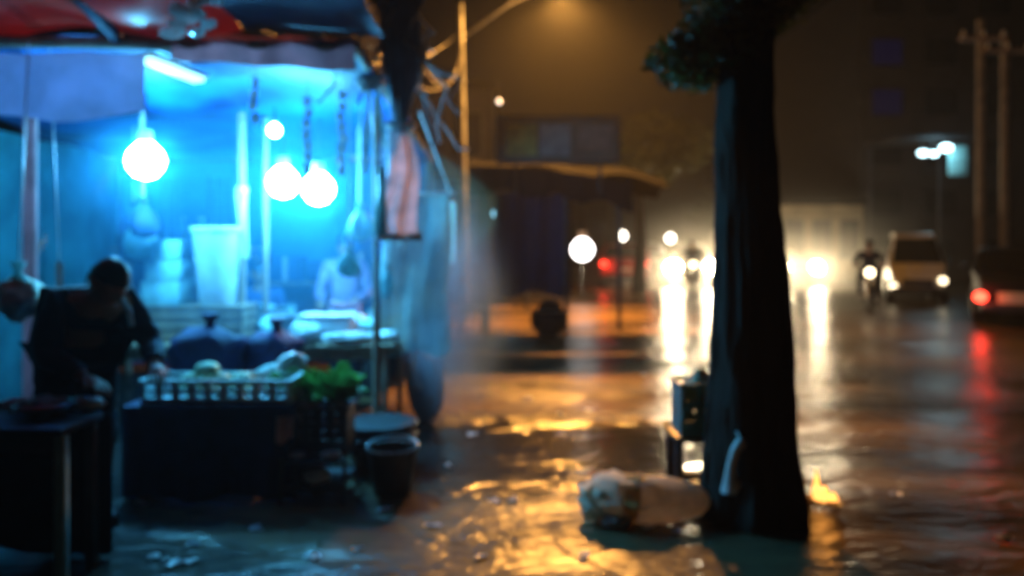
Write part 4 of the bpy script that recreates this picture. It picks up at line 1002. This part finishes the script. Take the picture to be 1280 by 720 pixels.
for i, (px, h_) in enumerate(((1226, 7.1), (1256, 6.8))):
    p_ = thing('utility_pole', ['slim pale utility pole nearer the cyan panel', 'slim pale utility pole nearer the photo edge'][i], 'pole', ((px - 640) / F * 20, 20, 0), 0, 'pair of slim utility poles')
    MB().cyl((0, 0, 0), (0, 0, h_), .13, .1, 12).build('pole', mat('pole_concrete', (.2, .18, .15), .8), p_)
    MB().box((0, -.12, h_ - .5), (1.2, .1, .1)).build('crossarm', M_wood, p_)
    for s in (-.5, 0, .5): MB().lathe([(.03, 0), (.05, .04), (.03, .09), (.045, .12), (.02, .16)], (s, -.12, h_ - .45), 10).build('insulator', M_white, p_)

# ------------------------------------------------------------------ more of the stall's clutter
M_foil = mat('sachet_foil', (.7, .72, .72), .3, var=.4, scale=16, trans=.6)
for i, (px, py, d, n) in enumerate([(384, 120, 5.4, 7), (427, 112, 5.6, 8), (318, 96, 5.15, 4)]):
    m = MB(); random.seed(40 + i)
    for k in range(n):
        m.box((.008 * math.sin(k * 1.7 + i), .01 * math.sin(k * 2.3), -.04 - .075 * k), (.055, .012, .066), rot=Euler((random.uniform(-.3, .3), 0, random.uniform(-.5, .5))), bev=.005)
    m.tube([(0, 0, .12), (0, 0, -.04 - .075 * n)], .003, 5)
    tag(m.build('sachet_strip', M_foil, None, loc=P(px, py, d)), 'strip of shiny sachets hanging from the stall roof edge', 'sachets', 'strips of sachets hanging in the stall')
for i, (x, y, sx, sy, sz, rz) in enumerate([(-1.95, 6.55, .1, .07, .05, .3), (-1.8, 6.85, .09, .08, .08, 0), (-1.2, 6.85, .12, .09, .09, .6), (-1.1, 7.1, .1, .09, .12, .2), (-2.05, 6.75, .08, .08, .1, 1), (-1.35, 6.98, .1, .08, .1, .2), (-1.0, 6.95, .08, .07, .1, .2)]):
    random.seed(70 + i)
    o = MB().blob((i * .37, 0, sz * .9), (sx, sy, sz), wob=.32, f=2.6, flat=-.75)
    for v in o.b.verts: v.co.x -= i * .37
    tag(o.build('packet', M_pack if i % 2 else M_palet, None, fine=80, loc=(x, y, .762), rotz=rz), 'small pale wrapped packet among the heap on the back table', 'packet', 'pale packets heaped on the back table')
for i, (x, y, r, h) in enumerate([(-2.0, 7.2, .07, .2), (-1.86, 7.25, .065, .17), (-1.25, 7.28, .07, .22)]):
    j = thing('jar', 'plastic jar with a dark lid standing at the rear of the back table', 'jar', (x, y, .762), 0, 'jars on the back table')
    MB().lathe([(r * .9, 0), (r, .02), (r, h * .75), (r * .75, h * .9), (r * .75, h)], (0, 0, 0), 18).build('jar_body', M_clear, j)
    MB().cyl((0, 0, h), (0, 0, h + .03), r * .82, r * .8, 16).build('lid', M_dark, j)
pt = thing('cooking_pot', 'dark cooking pot with a lid on the back table beside the wooden crate', 'pot', (-2.05, 6.98, .762))
MB().lathe([(.12, 0), (.15, .02), (.155, .17), (.165, .175)], (0, 0, 0), 26).build('pot_body', M_dmetal, pt)
MB().lathe([(.165, .176), (.1, .21), (.02, .225), (.02, .25), (.03, .26), (.001, .265)], (0, 0, 0), 26).build('lid', M_metal, pt)
for sx in (-1, 1): MB().tube([(sx * .15, -.04, .12), (sx * .2, -.03, .13), (sx * .2, .03, .13), (sx * .15, .04, .12)], .008, 6).build('handle', M_dmetal, pt)
for i in range(3):
    c_ = thing('basin', ['bottom black basin of the nested stack behind the bucket', 'middle metal basin of the nested stack behind the bucket', 'topmost black basin of the nested stack behind the bucket'][i], 'basin', (-.93, 5.62, .008 + i * .075), 0, 'nested basins')
    MB().lathe([(.15, 0), (.155, .004), (.24, .15), (.262, .152), (.262, .166), (.235, .164), (.15, .016)], (0, 0, 0), 28).build('basin_body', [M_black, M_dmetal, M_black][i], c_)
    MB().lathe([(.262, .15), (.27, .155), (.262, .17)], (0, 0, 0), 28).build('rim', [M_black, M_dmetal, M_black][i], c_)
for i, (x, y, r) in enumerate([(-2.02, 5.2, .085), (-1.86, 5.22, .08), (-1.71, 5.18, .085), (-1.94, 5.3, .08)]):
    cb_ = thing('cabbage', 'pale green cabbage sitting in the slotted cyan crate', 'cabbage', (x, 5.06 + .03 * (i % 2), .605 + (.07 if i == 3 else 0)), i, 'cabbages in the crate')
    MB().blob((0, 0, r), (r, r, r * .9), wob=.12, f=3).build('head', mat('cabbage_green', (.3, .45, .25), .6, scale=12, bump=.4), cb_, fine=80)
bw = thing('bowl', 'shallow metal bowl on the front table near the photo edge', 'bowl', (-2.25, 3.85, .752))
MB().lathe([(.05, 0), (.06, .006), (.13, .06), (.14, .062), (.13, .07), (.06, .015), (.001, .012)], (0, 0, 0), 26).build('bowl_body', M_metal, bw)
MB().blob((0, 0, .05), (.1, .1, .045), wob=.5, f=4).build('food', mat('food_brown', (.2, .12, .05), .6), bw, fine=80)
D_ = dict(STAND); D_.update(pelvis=(0, .1, .5), belly=(0, .06, .66), chest=(0, 0, .84), neck=(0, -.04, 1.0), skull=(0, -.06, 1.08), head=(0, -.07, 1.12), sl=(.17, 0, .91), sr=(-.17, 0, .91), el=(.24, -.1, .66), er=(-.24, -.1, .66),
    wl=(.12, -.34, .72), wr=(-.14, -.34, .72), hl=(.09, .08, .48), kl=(.13, -.33, .47), al=(.13, -.3, .09), tl=(.14, -.45, .05), hr=(-.09, .08, .48), kr=(-.13, -.33, .47), ar=(-.13, -.3, .09), tr=(-.14, -.45, .05), nod=.3, turn=.5)
person('person in dark blue clothes seated low behind the back table near the wooden post', (-2.5, 7.95, .15), R(8), D_, mat('blue_shirt', (.03, .08, .2), .8, bump=.2), M_dark)
sl_ = thing('stool', 'low wooden stool under the seated person behind the back table', 'stool', (-2.5, 8.05, 0))
MB().box((0, 0, .5), (.34, .3, .04), bev=.01).build('seat', M_wood, sl_)
for sx in (-1, 1):
    for sy in (-1, 1): MB().box((sx * .14, sy * .12, .24), (.035, .035, .48)).build('leg', M_wood, sl_)

# dark garments added across the back of the stall to darken it
for i, (x, w_, h_) in enumerate([(-4.25, .34, .95), (-3.85, .3, .8), (-3.3, .36, 1.0), (-1.25, .3, .9)]):
    t = thing('hanging_garment', ['dark garment hanging at the back of the stall beside the teal curtain', 'short dark garment hanging above the back shelf', 'long dark garment hanging behind the pale cartons', 'dark garment hanging behind the plastic curtain'][i], 'garment', (x, 9.0, 1.35), 0, 'garments hung at the back of the stall')
    MB().sheet(lambda u, v: ((u - .5) * w_ * (.75 + .25 * v), .03 * math.sin(u * 14 + i), .95 - h_ * v), 18, 10, .01).build('garment_cloth', M_navy, t, fine=80)
    MB().tube([(-w_ * .4, 0, .96), (0, 0, 1.03), (w_ * .4, 0, .96)], .008, 6).build('hanger', M_dmetal, t)
# cables sagging between lamp pole and stall
for i, (a, b, sag) in enumerate([((-1.0, 16.3, 5.6), (-.8, 5.4, 3.2), .7), ((-1.0, 16.3, 5.3), (-1.0, 5.2, 2.95), .5), ((-1.0, 16.3, 5.9), (-2.6, 4.6, 3.5), .8), ((-.75, 5.65, 3.1), (-.62, 7.2, 1.9), -.12)]):
    a, b = Vector(a), Vector(b)
    o = MB().tube([a.lerp(b, k / 16) - Vector((0, 0, sag * 4 * (k / 16) * (1 - k / 16))) for k in range(17)], .012, 6).build('overhead_cable', M_black)
    tag(o, ['black cable sagging from the lamp pole to the bunched tarp at the stall corner', 'lower black cable sagging from the lamp pole to the stall front beam', 'black cable sagging from the lamp pole over the red awning', 'short black cable running from the bunched tarp to the plastic curtain'][i], 'cable')

# bags hanging from the roof and cartons on the back shelf
for i, (x, y, z, r, ml_) in enumerate([(-1.25, 6.6, 1.72, .11, 0), (-1.12, 7.2, 1.5, .13, 1), (-1.42, 7.4, 1.8, .09, 1), (-2.95, 6.4, 1.75, .12, 1), (-3.2, 6.9, 1.6, .14, 0), (-1.2, 5.9, 1.42, .08, 0), (-3.5, 7.4, 1.75, .13, 1), (-1.3, 8.4, 1.6, .15, 1)]):
    t = thing('hanging_bag', 'dark stuffed bag hanging on a cord from the stall roof' if ml_ else 'pale stuffed bag hanging on a cord from the stall roof', 'bag', (x, y, z), i, 'stuffed bags hanging from the stall roof')
    MB().lathe([(.01, -r * 1.2), (r * .7, -r), (r, -r * .3), (r * .8, r * .4), (r * .3, r), (r * .16, r * 1.15), (r * .4, r * 1.6)], (0, 0, 0), 20, wob=.5).build('bag_body', M_navy if ml_ else M_clear, t, fine=80)
    MB().tube([(0, 0, r * 1.1), (.003, 0, ROOF(y) - z - .06)], .005, 6).build('cord', M_white, t)
for i, (x, w_, h_) in enumerate([(-2.6, .4, .3), (-2.15, .36, .24), (-1.75, .3, .36), (-1.4, .28, .26)]):
    t = thing('carton', 'dark carton among the row on the back shelf', 'carton', (x, 9.3, 1.117), .05 * i, 'dark cartons on the back shelf')
    MB().box((0, 0, h_ / 2), (w_, .28, h_), bev=.01).build('carton_body', M_navy, t)
    MB().box((0, -.142, h_ / 2), (.05, .004, h_ * .9)).build('tape', M_palew, t)
bs = thing('shelf_unit', 'dark wooden shelf unit standing against the blue back curtain', 'shelf', (-2.05, 9.3, 0))
for z in (.35, .72, 1.1): MB().box((0, 0, z), (1.7, .34, .03)).build('shelf', M_wood, bs)
for sx in (-1, 1):
    for sy in (-1, 1): MB().box((sx * .87, sy * .15, .72), (.04, .04, 1.44)).build('upright', M_wood, bs)
